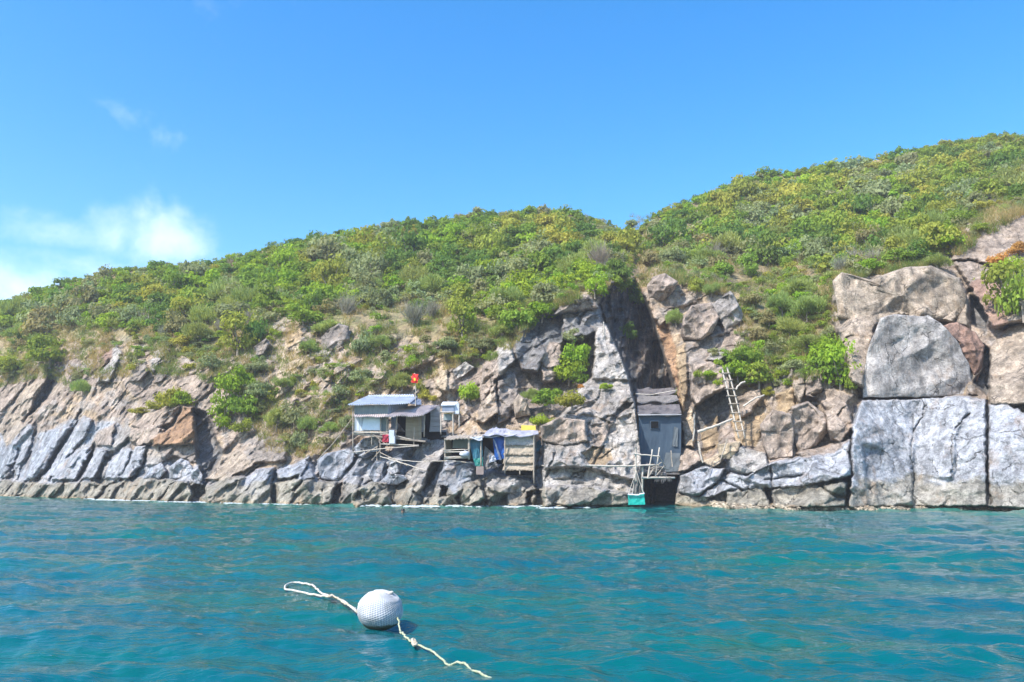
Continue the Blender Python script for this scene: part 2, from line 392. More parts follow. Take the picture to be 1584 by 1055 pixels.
# (polygon, protrusion m, slope type, tint, soft px)
FAC = [
 # left slabs
 ([(0,672),(30,655),(28,700),(20,722),(0,738)],.5,'L','G',4), ([(33,650),(54,660),(47,690),(35,715),(24,720)],.7,'L','L',4),
 ([(75,665),(110,660),(126,640),(118,655),(85,700),(62,738),(40,742),(50,700)],1.1,'L','G',4),
 ([(128,642),(143,650),(128,680),(105,705),(92,730),(74,742),(70,738),(95,700)],1.0,'L','L',4),
 ([(120,695),(147,690),(135,708),(125,725),(118,742),(80,742),(100,712)],1.4,'L','L',4),
 ([(150,690),(166,700),(156,720),(147,740),(127,740),(140,712)],1.3,'L','L',4), ([(150,668),(178,655),(172,690),(150,690),(135,700)],.8,'L','P',4),
 ([(185,668),(200,650),(202,672),(172,703),(160,740),(150,738),(160,715)],.5,'R','C',4), ([(170,715),(200,690),(210,698),(200,740),(162,740)],1.2,'L','L',4),
 ([(210,690),(228,690),(222,715),(205,740),(193,738)],1.4,'L','L',3), ([(228,690),(250,690),(262,710),(245,718),(226,722)],.6,'R','C',4),
 ([(40,600),(75,585),(70,620),(40,660),(10,690),(0,660)],.8,'L','T',5), ([(0,590),(40,570),(38,600),(0,640)],.6,'L','P',5),
 ([(150,545),(162,535),(176,528),(180,540),(168,560),(152,575)],1.2,'L','R',3), ([(178,530),(190,545),(172,590),(150,592),(155,575),(170,560)],1.3,'L','W',3),
 ([(186,548),(196,560),(180,592),(170,592)],.4,'S','B',3), ([(82,560),(90,590),(70,620),(40,648),(50,625),(70,590)],-.6,'S','K',4),
 ([(238,545),(252,535),(262,540),(255,552),(246,560)],1.2,'L','C',3), ([(232,558),(244,552),(246,565),(238,578),(232,572)],1.2,'L','C',3),
 ([(205,565),(225,560),(230,575),(215,590),(200,590)],.8,'L','B',3), ([(245,560),(262,550),(268,565),(250,590),(240,592)],.7,'R','B',3),
 # orange block and ledge
 ([(205,660),(225,640),(262,632),(280,628),(264,655),(232,668)],1.2,'U','P',4), ([(200,665),(240,660),(256,664),(235,686),(215,690),(200,682)],1.4,'L','P',4),
 ([(234,680),(268,660),(284,628),(297,630),(302,660),(300,690),(262,692),(236,690)],2.2,'R','O',4),
 ([(240,690),(300,686),(306,715),(290,712),(270,705),(256,712)],.8,'R','B',4),
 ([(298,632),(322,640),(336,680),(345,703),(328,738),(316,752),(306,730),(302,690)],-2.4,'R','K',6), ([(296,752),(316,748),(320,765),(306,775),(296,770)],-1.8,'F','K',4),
 ([(318,742),(345,705),(370,695),(402,690),(415,700),(385,725),(345,744)],1.0,'L','T',4), ([(372,690),(400,672),(442,680),(443,712),(415,716),(385,712)],1.1,'F','B',4),
 ([(330,570),(385,565),(392,600),(372,640),(335,640),(325,610)],.8,'L','P',5), ([(265,560),(325,560),(330,600),(300,625),(270,590)],.5,'L','P',5),
 ([(150,772),(165,755),(190,742),(232,738),(290,745),(298,765),(290,780),(150,780)],1.4,'F','D',5),
 ([(0,742),(60,748),(150,745),(165,752),(148,770),(145,776),(0,772)],.9,'F','D',5), ([(318,756),(350,738),(400,737),(422,745),(420,782),(320,780)],1.3,'F','D',5),
 # blue-grey shelf
 ([(375,742),(395,726),(425,722),(420,745),(418,768),(372,762)],1.2,'L','G',4), ([(427,730),(460,715),(478,705),(478,725),(455,738),(430,742)],1.4,'L','G',4),
 ([(462,716),(486,712),(488,740),(462,744)],1.3,'R','G',3), ([(425,746),(465,741),(520,746),(512,780),(430,782)],1.2,'F','D',5),
 ([(545,702),(556,690),(588,682),(590,700),(562,708)],1.0,'U','G',3), ([(514,757),(530,745),(529,765),(519,783),(509,783)],-1.6,'F','R',3),
 ([(598,727),(612,695),(626,700),(618,730),(606,738)],1.0,'L','L',3), ([(625,735),(660,705),(672,700),(680,712),(665,745),(640,765),(628,760)],1.0,'L','C',4),
 ([(668,708),(682,712),(670,742),(655,757),(662,728)],-.8,'S','B',3), ([(690,712),(720,712),(738,720),(728,745),(700,770),(670,768),(676,745)],1.2,'L','G',4),
 ([(655,680),(665,668),(690,663),(694,680),(682,712),(665,716),(650,700)],1.0,'L','C',3), ([(545,760),(575,745),(600,748),(612,775),(605,784),(545,784)],1.4,'F','D',4),
 ([(612,757),(640,763),(652,784),(610,784)],1.2,'L','D',4), ([(655,770),(700,765),(714,784),(655,784)],1.2,'F','D',4), ([(682,752),(692,752),(692,768),(680,768)],-.9,'F','K',2),
 ([(745,742),(760,730),(780,735),(820,742),(832,758),(800,765),(760,760)],1.2,'U','W',4), ([(715,748),(742,740),(748,770),(725,784),(712,780)],1.3,'L','D',4),
 ([(785,764),(815,759),(822,775),(800,785),(785,782)],1.3,'F','T',3), ([(828,720),(848,692),(860,690),(862,705),(846,722)],1.3,'L','G',3),
 ([(858,702),(880,695),(903,692),(906,715),(880,740),(858,742)],1.2,'L','L',4), ([(885,737),(915,722),(920,748),(890,752)],1.2,'L','G',3),
 ([(835,756),(870,752),(872,784),(840,784)],1.5,'F','T',3), ([(880,757),(912,750),(920,772),(902,785)],1.3,'F','T',3),
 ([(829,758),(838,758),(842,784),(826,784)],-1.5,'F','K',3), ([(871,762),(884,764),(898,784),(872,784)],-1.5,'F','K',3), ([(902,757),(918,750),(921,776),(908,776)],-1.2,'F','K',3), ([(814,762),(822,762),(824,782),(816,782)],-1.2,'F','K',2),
 # gully, dark crag and the pinnacle
 ([(800,575),(850,540),(922,505),(918,585),(880,622),(830,645),(800,640)],-1.6,'F','B',24),
 ([(795,545),(800,515),(830,488),(862,470),(905,456),(928,475),(932,505),(905,520),(872,525),(845,552),(830,575),(808,572)],1.5,'F','M',6),
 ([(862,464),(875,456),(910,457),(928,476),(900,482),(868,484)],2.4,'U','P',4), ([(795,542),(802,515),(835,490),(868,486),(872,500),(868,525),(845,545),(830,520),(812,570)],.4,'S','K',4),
 ([(898,482),(928,478),(933,505),(905,522),(884,500)],1.8,'R','M',4), ([(835,572),(850,530),(872,530),(866,570),(856,592),(840,592)],.7,'R','P',6),
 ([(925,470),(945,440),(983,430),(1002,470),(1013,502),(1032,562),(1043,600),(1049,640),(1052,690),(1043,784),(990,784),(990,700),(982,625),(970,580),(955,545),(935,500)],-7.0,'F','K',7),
 ([(840,684),(836,660),(868,642),(885,616),(900,595),(914,586),(922,560),(920,520),(923,504),(935,501),(945,505),(951,520),(961,540),(970,565),(975,590),(983,620),(990,660),(996,700),(993,784),(842,784)],2.6,'U','C',5),
 ([(922,505),(944,504),(946,530),(958,540),(970,570),(972,588),(915,586),(920,560)],3.0,'L','W',4), ([(958,540),(970,562),(973,580),(962,578),(950,560)],3.3,'L','W',3),
 ([(887,614),(915,598),(930,600),(925,616),(905,624),(884,632)],3.0,'L','C',3), ([(930,602),(965,600),(976,622),(950,643),(915,640),(925,618)],2.9,'F','C',3),
 ([(978,624),(962,640),(945,656),(920,652),(950,640),(968,622)],2.3,'S','B',3), ([(915,657),(948,652),(944,672),(925,692),(912,680)],2.8,'F','P',3),
 ([(950,650),(976,640),(988,680),(991,740),(960,736),(930,692)],2.7,'L','W',4), ([(903,702),(918,690),(945,695),(948,710),(935,721),(912,719)],2.5,'F','S',3),
 ([(838,725),(900,722),(960,738),(990,745),(988,765),(900,750),(840,752)],2.0,'U','W',5),
 ([(770,525),(790,530),(797,556),(772,582),(765,560)],2.0,'L','W',3), ([(742,610),(748,565),(768,540),(772,580),(765,592),(745,625)],1.4,'L','P',4), ([(745,625),(766,592),(770,640),(748,655),(736,650)],2.0,'L','T',3),
 ([(770,590),(797,572),(803,600),(792,645),(770,657)],1.0,'S','B',3), 
 ([(600,562),(620,535),(655,525),(682,535),(678,556),(640,570),(610,576)],1.2,'L','P',4), ([(668,577),(672,550),(685,540),(692,560),(694,605),(678,602)],1.2,'L','Y',3),
 ([(692,590),(700,570),(706,600),(702,625),(692,622)],.6,'R','T',3), ([(578,575),(600,560),(605,590),(590,600),(578,595)],.9,'L','P',3), ([(570,602),(590,594),(605,602),(600,614),(572,612)],1.0,'U','Y',3),
 ([(500,560),(515,563),(512,590),(500,588)],.8,'L','Y',3), ([(518,568),(540,565),(542,592),(520,596)],1.0,'L','T',3), ([(442,530),(465,505),(470,560),(445,600),(425,620),(430,580)],.3,'L','Y',6), ([(440,500),(462,490),(470,520),(445,540)],.3,'L','S',5),
 ([(500,600),(520,615),(515,650),(490,655),(480,620)],.4,'L','T',5), ([(380,560),(415,560),(412,600),(390,610)],.4,'R','B',4),
 # right of the chasm
 ([(1002,458),(1015,475),(1035,508),(1046,540),(1057,600),(1055,645),(1049,612),(1034,562),(1014,502)],-.3,'L','O',4),
 ([(1003,458),(1018,470),(1030,495),(1020,505),(1008,485)],.2,'L','T',3),
 ([(1045,540),(1060,530),(1064,600),(1056,640),(1050,600)],.7,'L','S',3),
 ([(1060,528),(1096,523),(1112,506),(1137,505),(1100,546),(1070,572),(1062,552)],.2,'O','B',4), ([(1092,556),(1100,543),(1120,537),(1127,548),(1110,562)],1.4,'U','C',3),
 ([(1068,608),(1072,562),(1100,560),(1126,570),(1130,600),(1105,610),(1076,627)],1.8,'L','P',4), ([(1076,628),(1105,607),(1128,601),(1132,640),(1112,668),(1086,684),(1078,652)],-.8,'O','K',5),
 ([(1085,665),(1110,640),(1112,692),(1086,704)],-.2,'L','S',5), ([(1130,600),(1180,590),(1185,650),(1170,690),(1140,690),(1128,640)],-.3,'L','S',6), ([(1140,612),(1175,600),(1178,615),(1160,640),(1145,645)],.6,'L','P',4),
 ([(1054,652),(1070,632),(1075,660),(1073,692),(1058,690)],1.2,'L','Y',3), ([(1043,708),(1060,692),(1080,697),(1086,712),(1066,726),(1045,732)],1.3,'U','P',4),
 ([(1085,714),(1112,700),(1120,713),(1100,724)],1.1,'U','Y',3), ([(1050,762),(1052,735),(1085,722),(1122,725),(1110,745),(1082,767)],1.4,'L','L',4), ([(1068,728),(1095,724),(1098,750),(1078,762)],1.0,'R','G',4),
 ([(1085,767),(1110,742),(1130,732),(1180,740),(1185,755),(1130,758),(1082,775)],1.3,'U','L',4), ([(1140,690),(1185,700),(1190,725),(1150,735),(1130,725),(1128,710)],1.1,'U','W',4),
 ([(1150,740),(1192,716),(1240,706),(1316,680),(1321,735),(1240,755),(1192,756)],1.9,'U','L',6), ([(1125,760),(1186,753),(1195,784),(1125,788)],1.6,'F','D',4), ([(1191,757),(1310,745),(1309,784),(1199,787)],1.9,'F','D',4),
 ([(1042,762),(1080,768),(1120,775),(1120,786),(1042,783)],1.0,'F','D',4), ([(1190,577),(1198,562),(1230,555),(1216,590),(1196,601)],-.3,'O','K',3),
 ([(1225,572),(1240,560),(1246,600),(1238,627),(1228,610)],1.0,'L','T',3), ([(1245,587),(1262,575),(1273,600),(1262,617),(1246,612)],1.2,'L','P',3), ([(1200,610),(1225,600),(1230,630),(1205,640)],.3,'L','S',4),
 ([(1275,637),(1310,622),(1320,660),(1300,686),(1284,680)],1.3,'F','P',4), ([(1255,610),(1290,600),(1320,612),(1310,625),(1280,635)],.8,'L','P',4), ([(1230,700),(1300,685),(1315,680),(1290,700),(1240,708)],1.3,'U','P',4),
 # right massif
 ([(1286,430),(1300,418),(1345,430),(1400,412),(1440,410),(1485,430),(1498,460),(1498,508),(1470,500),(1440,490),(1380,490),(1355,505),(1345,550),(1335,600),(1315,590),(1305,540),(1290,500)],1.6,'F','T',8),
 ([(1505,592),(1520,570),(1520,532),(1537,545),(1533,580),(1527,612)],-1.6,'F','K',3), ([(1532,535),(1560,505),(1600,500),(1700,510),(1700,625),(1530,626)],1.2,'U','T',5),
 ([(1470,402),(1500,340),(1584,312),(1700,300),(1700,490),(1560,500),(1540,508),(1528,500),(1500,440)],1.2,'U','P',8), ([(1500,440),(1545,415),(1560,500),(1535,505),(1520,470)],1.6,'L','R',5),
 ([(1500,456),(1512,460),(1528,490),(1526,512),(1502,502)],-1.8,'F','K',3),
 ([(1314,742),(1318,660),(1333,619),(1425,615),(1490,612),(1525,617),(1528,784),(1310,786)],2.0,'F','L',6),
 ([(1440,618),(1490,612),(1496,640),(1478,672),(1474,740),(1416,735),(1413,690),(1430,645)],2.15,'L','L',7),
 ([(1528,625),(1560,625),(1610,650),(1720,640),(1720,796),(1528,784)],1.9,'F','L',6), ([(1335,690),(1412,700),(1412,782),(1345,782)],2.1,'L','G',9),
 ([(1556,640),(1575,650),(1600,690),(1570,680)],1.6,'R','G',4),
]
CRACKS = [ ([(127,636),(110,666),(88,700),(72,725),(58,741)],3.4,1.5), ([(83,590),(70,615),(45,645),(35,655)],3.5,1.3), ([(148,690),(138,710),(118,742)],3.2,1.2), ([(172,700),(160,722),(150,742)],3.4,1.3),
 ([(200,680),(180,700),(166,712)],3,.9), ([(226,705),(216,725),(206,742)],2.6,.9), ([(207,700),(196,720),(188,740)],2.6,.8), ([(150,770),(165,755),(190,743)],3,1.4), ([(18,722),(24,735),(0,748)],3,1.2), ([(28,695),(20,722)],2,.7),
 ([(50,700),(35,720),(30,742)],2,.6), ([(420,740),(421,778)],2,.8), ([(455,758),(466,745)],2,.8), ([(478,712),(486,716),(487,740)],2.4,.8), ([(545,760),(575,742),(590,750)],2,.7), ([(600,750),(610,783)],2,.8), ([(560,742),(548,775)],2,.7),
 ([(655,757),(668,742),(680,715)],2.6,1), ([(748,742),(752,782)],2.2,.8), ([(878,640),(920,645),(945,655)],1.6,.45), ([(840,683),(875,690),(908,684),(912,655)],1.6,.4), ([(860,690),(852,720),(842,745)],1.6,.4), ([(858,742),(900,738),(905,722)],1.6,.4),
 ([(932,690),(915,722),(885,736)],1.8,.6), ([(1183,755),(1190,770),(1196,786)],2.4,1.6), ([(1120,708),(1145,690)],1.8,.7), ([(1190,716),(1192,740),(1196,755)],1.8,.7), ([(1150,758),(1115,742),(1085,765)],1.8,.7), ([(1183,742),(1240,735)],1.6,.5),
 ([(1316,670),(1318,735),(1311,785)],1.6,1.0), ([(1412,640),(1411,690),(1413,782)],.9,.3), ([(1430,628),(1428,645),(1412,668)],1,.35), ([(1475,672),(1473,700),(1472,740)],.9,.3), ([(1500,640),(1477,662)],1.2,.45), ([(1526,580),(1528,640),(1527,700),(1530,778)],1.3,.8),
 ([(1263,630),(1268,650),(1273,665)],2,1.1), ([(1226,640),(1210,670),(1195,700)],1.8,.6), ([(1468,405),(1500,403),(1535,412),(1580,410)],1.8,1.0), ([(1337,470),(1400,488)],1.6,.5), ([(1478,430),(1455,462),(1425,485)],3.2,1.2), ([(1500,450),(1485,480),(1478,498)],2.6,.9),
 ([(1330,615),(1425,614),(1510,612)],1.3,.6), ([(1110,480),(1118,510)],1.8,.7), ([(1136,455),(1140,490)],1.5,.6), ([(868,456),(862,475),(850,488)],2.2,.9), ([(905,480),(895,500)],2,.7),
 ([(1270,752),(1285,765),(1309,770)],2,.6), ]

# colour field (bare ground / rock colour, with the shade of clefts painted in)
noi = fbm(U2 / 26, VG / 20, 3, 4); noi2 = fbm(U2 / 9, VG / 8, 31, 3); noi3 = fbm(U2 / 60, VG / 45, 77, 3)
WP0 = W(U2, VG, Yg); Zh = WP0[..., 2]
def col(k): return np.array(TINT[k])
TC = np.zeros(VG.shape + (3,)); TC[:] = col('P')
TC = TC + (noi3[..., None] - .5) * 1.2 * (col('T') - col('P'))
m = sstep((noi - .50) * 5)[..., None] * .8; TC = TC * (1 - m) + m * col('T')
# ochre earth
m = sstep((noi2 * .5 + noi3 * .5 - .50) * 9)[..., None] * .55; TC = TC * (1 - m) + m * np.array((.42, .31, .185))
BL = [(-320, 700), (0, 685), (40, 672), (70, 668), (120, 645), (180, 655), (210, 688), (260, 700), (310, 715), (340, 735), (400, 726), (470, 706), (540, 690), (600, 690), (660, 668), (730, 690), (840, 690), (900, 700), (1000, 690), (1050, 722), (1150, 692), (1190, 716), (1312, 682), (1322, 618), (1600, 622), (1900, 620)]
bl = ip(UG, BL)[None] + (noi - .5) * 36
m = sstep((VG - bl) / 10)[..., None]; TC = TC * (1 - m) + m * (col('G') * .55 + col('L') * .45)
m = (sstep((fbm(U2 / 11, VG / 30, 815, 4) - .56) * 9) * .55)[..., None]; TC = TC * (1 - m) + m * np.array((.19, .155, .13))
m = (sstep((fbm(U2 / 16, VG / 12, 835, 4) - .57) * 9) * .5)[..., None]; TC = TC * (1 - m) + m * np.array((.37, .345, .32))
# warp for facet masks
wu = (fbm(U2 / 7, VG / 7, 91, 3) - .5) * 5; wv = (fbm(U2 / 7, VG / 7, 97, 3) - .5) * 5
def apply_facets(facs):
    global Yg
    for n_, (poly, d, st, ti, soft) in enumerate(facs):
        P = np.array(poly, float); u0, v0 = P.min(0) - 8; u1, v1 = P.max(0) + 8
        c0 = np.searchsorted(UG, u0); c1 = np.searchsorted(UG, u1)
        if c1 <= c0: continue
        sub = (slice(None), slice(c0, c1)); vv = VG[sub] + wv[sub]; uu = U2[sub] + wu[sub]
        sel = (vv > v0) & (vv < v1)
        if not sel.any(): continue
        rows = np.where(sel.any(1))[0]; sub = (slice(rows[0], rows[-1] + 1), slice(c0, c1))
        uu = U2[sub] + wu[sub]; vv = VG[sub] + wv[sub]
        sd = poly_sd(uu, vv, poly)
        mk = sstep((sd + soft * .5) / soft)
        uc, vc = P.mean(0)
        s = FPX / 50.0; gx, gz = SL[st]
        gx = gx * (.8 + .4 * random.random()); gz = gz + random.uniform(-.1, .1)
        # interior keeps the base ground slope with the face's own tilt added
        pl = BASE[sub] - d + .6 * gx * np.clip((uu - uc) / s, -2.2, 2.2) + .35 * gz * np.clip((vc - vv) / s, -2.2, 2.2)
        if d < -1: mk = sstep((sd + soft * .5) / (soft * 1.6))
        Yg[sub] = Yg[sub] * (1 - mk) + pl * mk
        tm = (sstep((sd + 1.5) / 3) * .85)[..., None]
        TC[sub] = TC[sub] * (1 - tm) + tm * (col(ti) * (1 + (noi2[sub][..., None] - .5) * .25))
# the chasm gets its own depth profile: left wall recedes to the right, right wall comes forward
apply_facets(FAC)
sd = poly_sd(U2, VG, [(925,470),(945,440),(983,430),(1002,470),(1013,502),(1032,562),(1043,600),(1049,640),(1052,690),(1043,790),(990,790),(990,700),(982,625),(970,580),(955,545),(935,500)])
CH_L = ip(VG, [(430, 955), (470, 930), (505, 940), (545, 958), (580, 971), (625, 982), (700, 992), (790, 992)])
CH_R = ip(VG, [(430, 985), (470, 1002), (502, 1013), (562, 1032), (600, 1043), (640, 1049), (690, 1052), (790, 1043)])
fr = np.clip((U2 - CH_L) / (CH_R - CH_L), 0, 1)
chm = sstep((sd + 1) / 5)
chd = BASE + 2.5 + 11 * fr ** 1.0 + (fbm(U2 / 7 + VG / 60, VG / 55, 140, 4) - .5) * 3.4 + (fbm(U2 / 4, VG / 9, 144, 3) - .5) * .8
notpin = np.where(U2 > CH_L - 1, 1.0, 0.0)
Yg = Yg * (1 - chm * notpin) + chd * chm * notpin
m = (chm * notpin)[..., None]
chc = np.array((.10, .10, .10)) + np.clip(fbm(U2 / 6 + VG / 50, VG / 60, 141, 4)[..., None] - .48, 0, 1) * np.array((.75, .50, .30))  # chasm shade put into the wall colour, with brown streaks
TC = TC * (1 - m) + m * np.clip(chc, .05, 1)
# upper continuation of the ravine above the chasm
rv = np.exp(-(line_d(U2, VG, [(992, 440), (986, 400), (982, 360)]) / 15) ** 2)
Yg = Yg + rv * 6.5 * sstep((U2 - 962) / 14)
lsh = np.exp(-((U2 - 935) / 26) ** 2) * sstep((VG - 345) / 40) * sstep((455 - VG) / 30) * sstep((972 - U2) / 16)
Yg = Yg - lsh * 4.5
m = (rv * sstep((U2 - 968) / 10) * .8)[..., None]; TC = TC * (1 - m) + m * np.array((.42, .30, .19))
for pts, w_, dp in CRACKS:
    d = line_d(U2 + wu * 1.2 + (noi - .5) * 8, VG + wv * 1.2, pts); k_ = np.exp(-(d / w_) ** 2)
    Yg = Yg + dp * k_
# procedural fracture
rock_top = ip(UG, [(-320, 590), (0, 565), (150, 520), (250, 535), (330, 555), (400, 520), (440, 490), (500, 500), (600, 520), (700, 540), (760, 520), (860, 450), (960, 430), (1010, 415), (1120, 440), (1180, 560), (1280, 560), (1290, 420), (1460, 400), (1500, 330), (1600, 305), (1900, 300)])[None]
rk = sstep((VG - rock_top) / 25 + .5)
X0, Z0 = WP0[..., 0], WP0[..., 2] + WP0[..., 1] * .25
smooth_r = sstep((U2 - 1290) / 40); w1 = sstep((470 - U2) / 60); w3 = sstep((U2 - 830) / 30); w2 = 1 - np.maximum(w1, w3)
va = .35 + 1.3 * fbm(X0 * .22, Z0 * .22, 199, 3)
D1 = env_rock(X0, Z0, 200, 54, 2.0, 2.1, 1.3) * va + env_rock(X0, Z0, 205, 38, 1.7, 1.0, .7) * (1.6 - va) + env_rock(X0, Z0, 210, 68, 1.6, .5, .42) + facet_rock(X0, Z0, 215, 56, 2.4, 1.0, .34, 1.0, .25) 
D2 = env_rock(X0, Z0, 220, 50, 1.5, 1.7, 1.3) * va + env_rock(X0, Z0, 225, 15, 1.3, .9, .6) * (1.6 - va) + env_rock(X0, Z0, 230, 65, 1.5, .65, .55) + facet_rock(X0, Z0, 235, 50, 1.5, .9, .32, 1.0, .25)
D3 = env_rock(X0, Z0, 240, 28, 1.5, 1.9, 1.1) + env_rock(X0, Z0, 250, 40, 1.5, .7, .42) + facet_rock(X0, Z0, 255, 30, 1.6, 1.1, .30, 1.0, .25)
DD = D1 * w1 * .78 + D2 * np.clip(w2, 0, 1) + D3 * w3
bleach = sstep((VG - bl) / 12) * sstep((ip(UG, [(0, 742), (400, 742), (1000, 750), (1600, 750)])[None] - VG) / 10)
tidez = sstep((VG - ip(UG, [(0, 738), (400, 738), (1000, 745), (1600, 750)])[None]) / 8); amp = rk * (1 + .45 * tidez) * (1 - .82 * smooth_r) * (1 - .35 * bleach * w1) + .12 * (1 - rk)
pin = sstep(poly_sd(U2, VG, [(836,660),(885,612),(914,586),(922,504),(945,503),(975,590),(996,700),(992,760),(840,760)]) / 8)
DD = DD * amp * (1 - .6 * chm * notpin) * (1 - .35 * pin) + (env_rock(X0, Z0, 810, 82, 2.6, 1.1, 2.6) + env_rock(X0, Z0, 820, 60, 1.5, .5, 1.0)) * chm * notpin
DD = DD + (env_rock(X0, Z0, 295, 70, 1.6, .45, .38)) * pin
DD = DD + (fbm(X0 * 2.2, Z0 * 2.2, 260, 4) - .5) * .35 * rk + (fbm(X0 * .35, Z0 * .35, 270, 3) - .5) * (1.2 * (1 - rk) + .5)
DD = DD + (env_rock(X0, Z0, 280, 40, 1.4, 3.4, .75) + env_rock(X0, Z0, 290, 25, 1.5, .9, .14)) * smooth_r * rk
Yg = Yg - DD
# tidal band colour from real height above the water
WP = W(U2, VG, Yg)
tz = WP[..., 2] + (noi - .5) * 1.6 + (noi2 - .5) * .8
tide = ip(UG, [(-320, 1.5), (0, 1.4), (400, 1.7), (900, 1.3), (1050, .9), (1200, 1.2), (1330, 1.9), (1600, 1.9), (1900, 1.9)])[None]
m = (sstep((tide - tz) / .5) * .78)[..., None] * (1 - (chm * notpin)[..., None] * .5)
tcl = col('D') * (.85 + .5 * noi2[..., None])
TC = TC * (1 - m) + m * tcl
m = (sstep((.35 - WP[..., 2]) / .3) * .7)[..., None]; TC = TC * (1 - m) + m * np.array((.30, .22, .13))
m = (sstep((.10 - WP[..., 2]) / .10) * .8)[..., None]; TC = TC * (1 - m) + m * np.array((.07, .065, .045))
# soil/grass colour above the rock line
sm_ = ((1 - rk) * .9)[..., None]; soilc = np.array((.27, .215, .11)) + (noi2[..., None] - .5) * np.array((.22, .12, .08)); 
soilc = soilc * (1 - sstep((noi - .45) * 6)[..., None] * .5) + np.array((.16, .18, .06)) * sstep((noi - .45) * 6)[..., None] * .5
TC = TC * (1 - sm_) + sm_ * soilc
TC = np.clip(TC, .02, .75)
# assemble
def surfY(u, v):
    """depth of the finished terrain at a picture position"""
    c = int(np.clip(np.searchsorted(UG, u), 0, len(UG) - 1)); r = np.clip((v - VG[0, c]) / (VG[-1, c] - VG[0, c]) * (NV - 1), 0, NV - 1)
    return float(Yg[int(r), c])
below = []; bt = []
for k_ in range(9, 0, -1):
    below.append(W(UG, VG[0] + k_ * 3.5, Yg[0])); bt.append(TC[0])
behind = []; bht = []
top = W(UG, VG[-1], Yg[-1])
for k_ in range(1, 26):
    q = top.copy(); q[:, 1] += k_ * 3.0; q[:, 0] *= (q[:, 1] / top[:, 1]); q[:, 2] -= .25 * k_ + .035 * k_ * k_ + .6 * np.sin(UG / 40 + k_ * .5)
    behind.append(q); bht.append(TC[-1])
GR = np.concatenate([np.array(below), WP, np.array(behind)]); GT = np.concatenate([np.array(bt), TC, np.array(bht)])
nr, nc = GR.shape[:2]
i, j = np.meshgrid(np.arange(nc - 1), np.arange(nr - 1)); a = (j * nc + i).ravel()
me = mesh_np('terrain', GR.reshape(-1, 3), np.stack([a, a + 1, a + nc + 1, a + nc], 1), M_ROCK, True, {'tint': GT.reshape(-1, 3)})
tag(link('terrain', me), kind='structure')
# waterline per column
r0 = np.argmax(WP[..., 2] > .03, axis=0)
shoreP = WP[r0, np.arange(nc)]

# ------------------------------------------------------------------ separate boulders
def boulder(poly, d, T, st, ti, label, k, power=3.2, name='boulder', rough=1.0, nseg=96, nring=26, group=None, yc=None, tmul=1.0):
    P = np.array(poly, float); cc = np.array([np.mean(P[:, 0]), np.mean(P[:, 1])])
    # resample outline by angle (star shaped)
    va_ = np.arctan2(P[:, 1] - cc[1], P[:, 0] - cc[0]) % (2 * math.pi)
    th = np.sort(np.concatenate([np.arange(nseg - len(P)) * 2 * math.pi / (nseg - len(P)), va_])); rad = np.zeros(nseg)
    for t, an in enumerate(th):
        dx, dy = math.cos(an), math.sin(an); best = 0
        for a_, b_ in zip(P, np.roll(P, -1, 0)):
            e = b_ - a_; den = dx * e[1] - dy * e[0]
            if abs(den) < 1e-9: continue
            w = a_ - cc; tq = (w[0] * e[1] - w[1] * e[0]) / den; s_ = (w[0] * dy - w[1] * dx) / den
            if tq > 0 and -1e-6 <= s_ <= 1 + 1e-6: best = max(best, tq)
        rad[t] = best
    rad *= 1 + (fbm(np.cos(th) * 5 + k, np.sin(th) * 5, k, 3) - .5) * .07
    Yc = yc if yc else surfY(cc[0], cc[1]) ; Y0 = Yc - d; s = FPX / Y0; gx, gz = SL[st]
    rs = 1 - (1 - np.linspace(0, 1, nring)) ** 1.7
    def shell(front):
        r2, t2 = np.meshgrid(rs, np.arange(nseg), indexing='ij')
        uu = cc[0] + r2 * rad[t2] * np.cos(th[t2]); vv = cc[1] + r2 * rad[t2] * np.sin(th[t2])
        prof = (1 - r2 ** power) ** (1 / power)
        plane = Y0 + .6 * gx * (uu - cc[0]) / s + .35 * gz * (cc[1] - vv) / s
        if front:
            Y = plane - T * .5 * prof
            X = (uu - CX) * Y / FPX; Z = -(vv - 740) * Y / FPX
            Y = Y - (env_rock(X, Z, 300 + k, 35 + 7 * (k % 5), 1.5, 1.4, 1.0 * rough) + env_rock(X, Z, 340 + k, 50, 1.4, .5, .40 * rough) + facet_rock(X, Z, 380 + k, 35, 1.6, 1.1, .22 * rough, 1.0, .2) + (fbm(X * 2, Z * 2, k, 4) - .5) * .22 * rough) * prof
        else: Y = plane + T * .5 * prof + .2
        return W(uu, vv, Y), uu, vv
    A, uu, vv = shell(True); B, _, _ = shell(False)
    nA = nring * nseg; V = np.concatenate([A.reshape(-1, 3), B.reshape(-1, 3)])
    F = []
    for r_ in range(nring - 1):
        for t in range(nseg):
            a_ = r_ * nseg + t; b_ = r_ * nseg + (t + 1) % nseg
            F.append([a_, a_ + nseg, b_ + nseg, b_]); F.append([nA + a_, nA + b_, nA + b_ + nseg, nA + a_ + nseg])
    o_ = (nring - 1) * nseg
    for t in range(nseg): F.append([o_ + t, nA + o_ + t, nA + o_ + (t + 1) % nseg, o_ + (t + 1) % nseg])
    base = np.array(TINT[ti]) * tmul; nn_ = fbm(uu / 12, vv / 12, k + 9, 4); tcol = base * (1 + (nn_[..., None] - .5) * .5)
    tcol = tcol * 1.0
    z = A[..., 2]; mm = sstep((1.3 - z - (nn_ - .5)) / .3)[..., None] * .85; tcol = tcol * (1 - mm) + mm * col('D')
    tcol = np.concatenate([tcol.reshape(-1, 3), tcol.reshape(-1, 3)])
    loc = V.mean(0); loc[2] = V[:, 2].min()
    o = link(name, mesh_np(name, V - loc, np.array(F), M_ROCK, True, {'tint': np.clip(tcol, .03, .75)}), None, loc)
    return tag(o, label, 'boulder' if name == 'boulder' else 'rock', group)
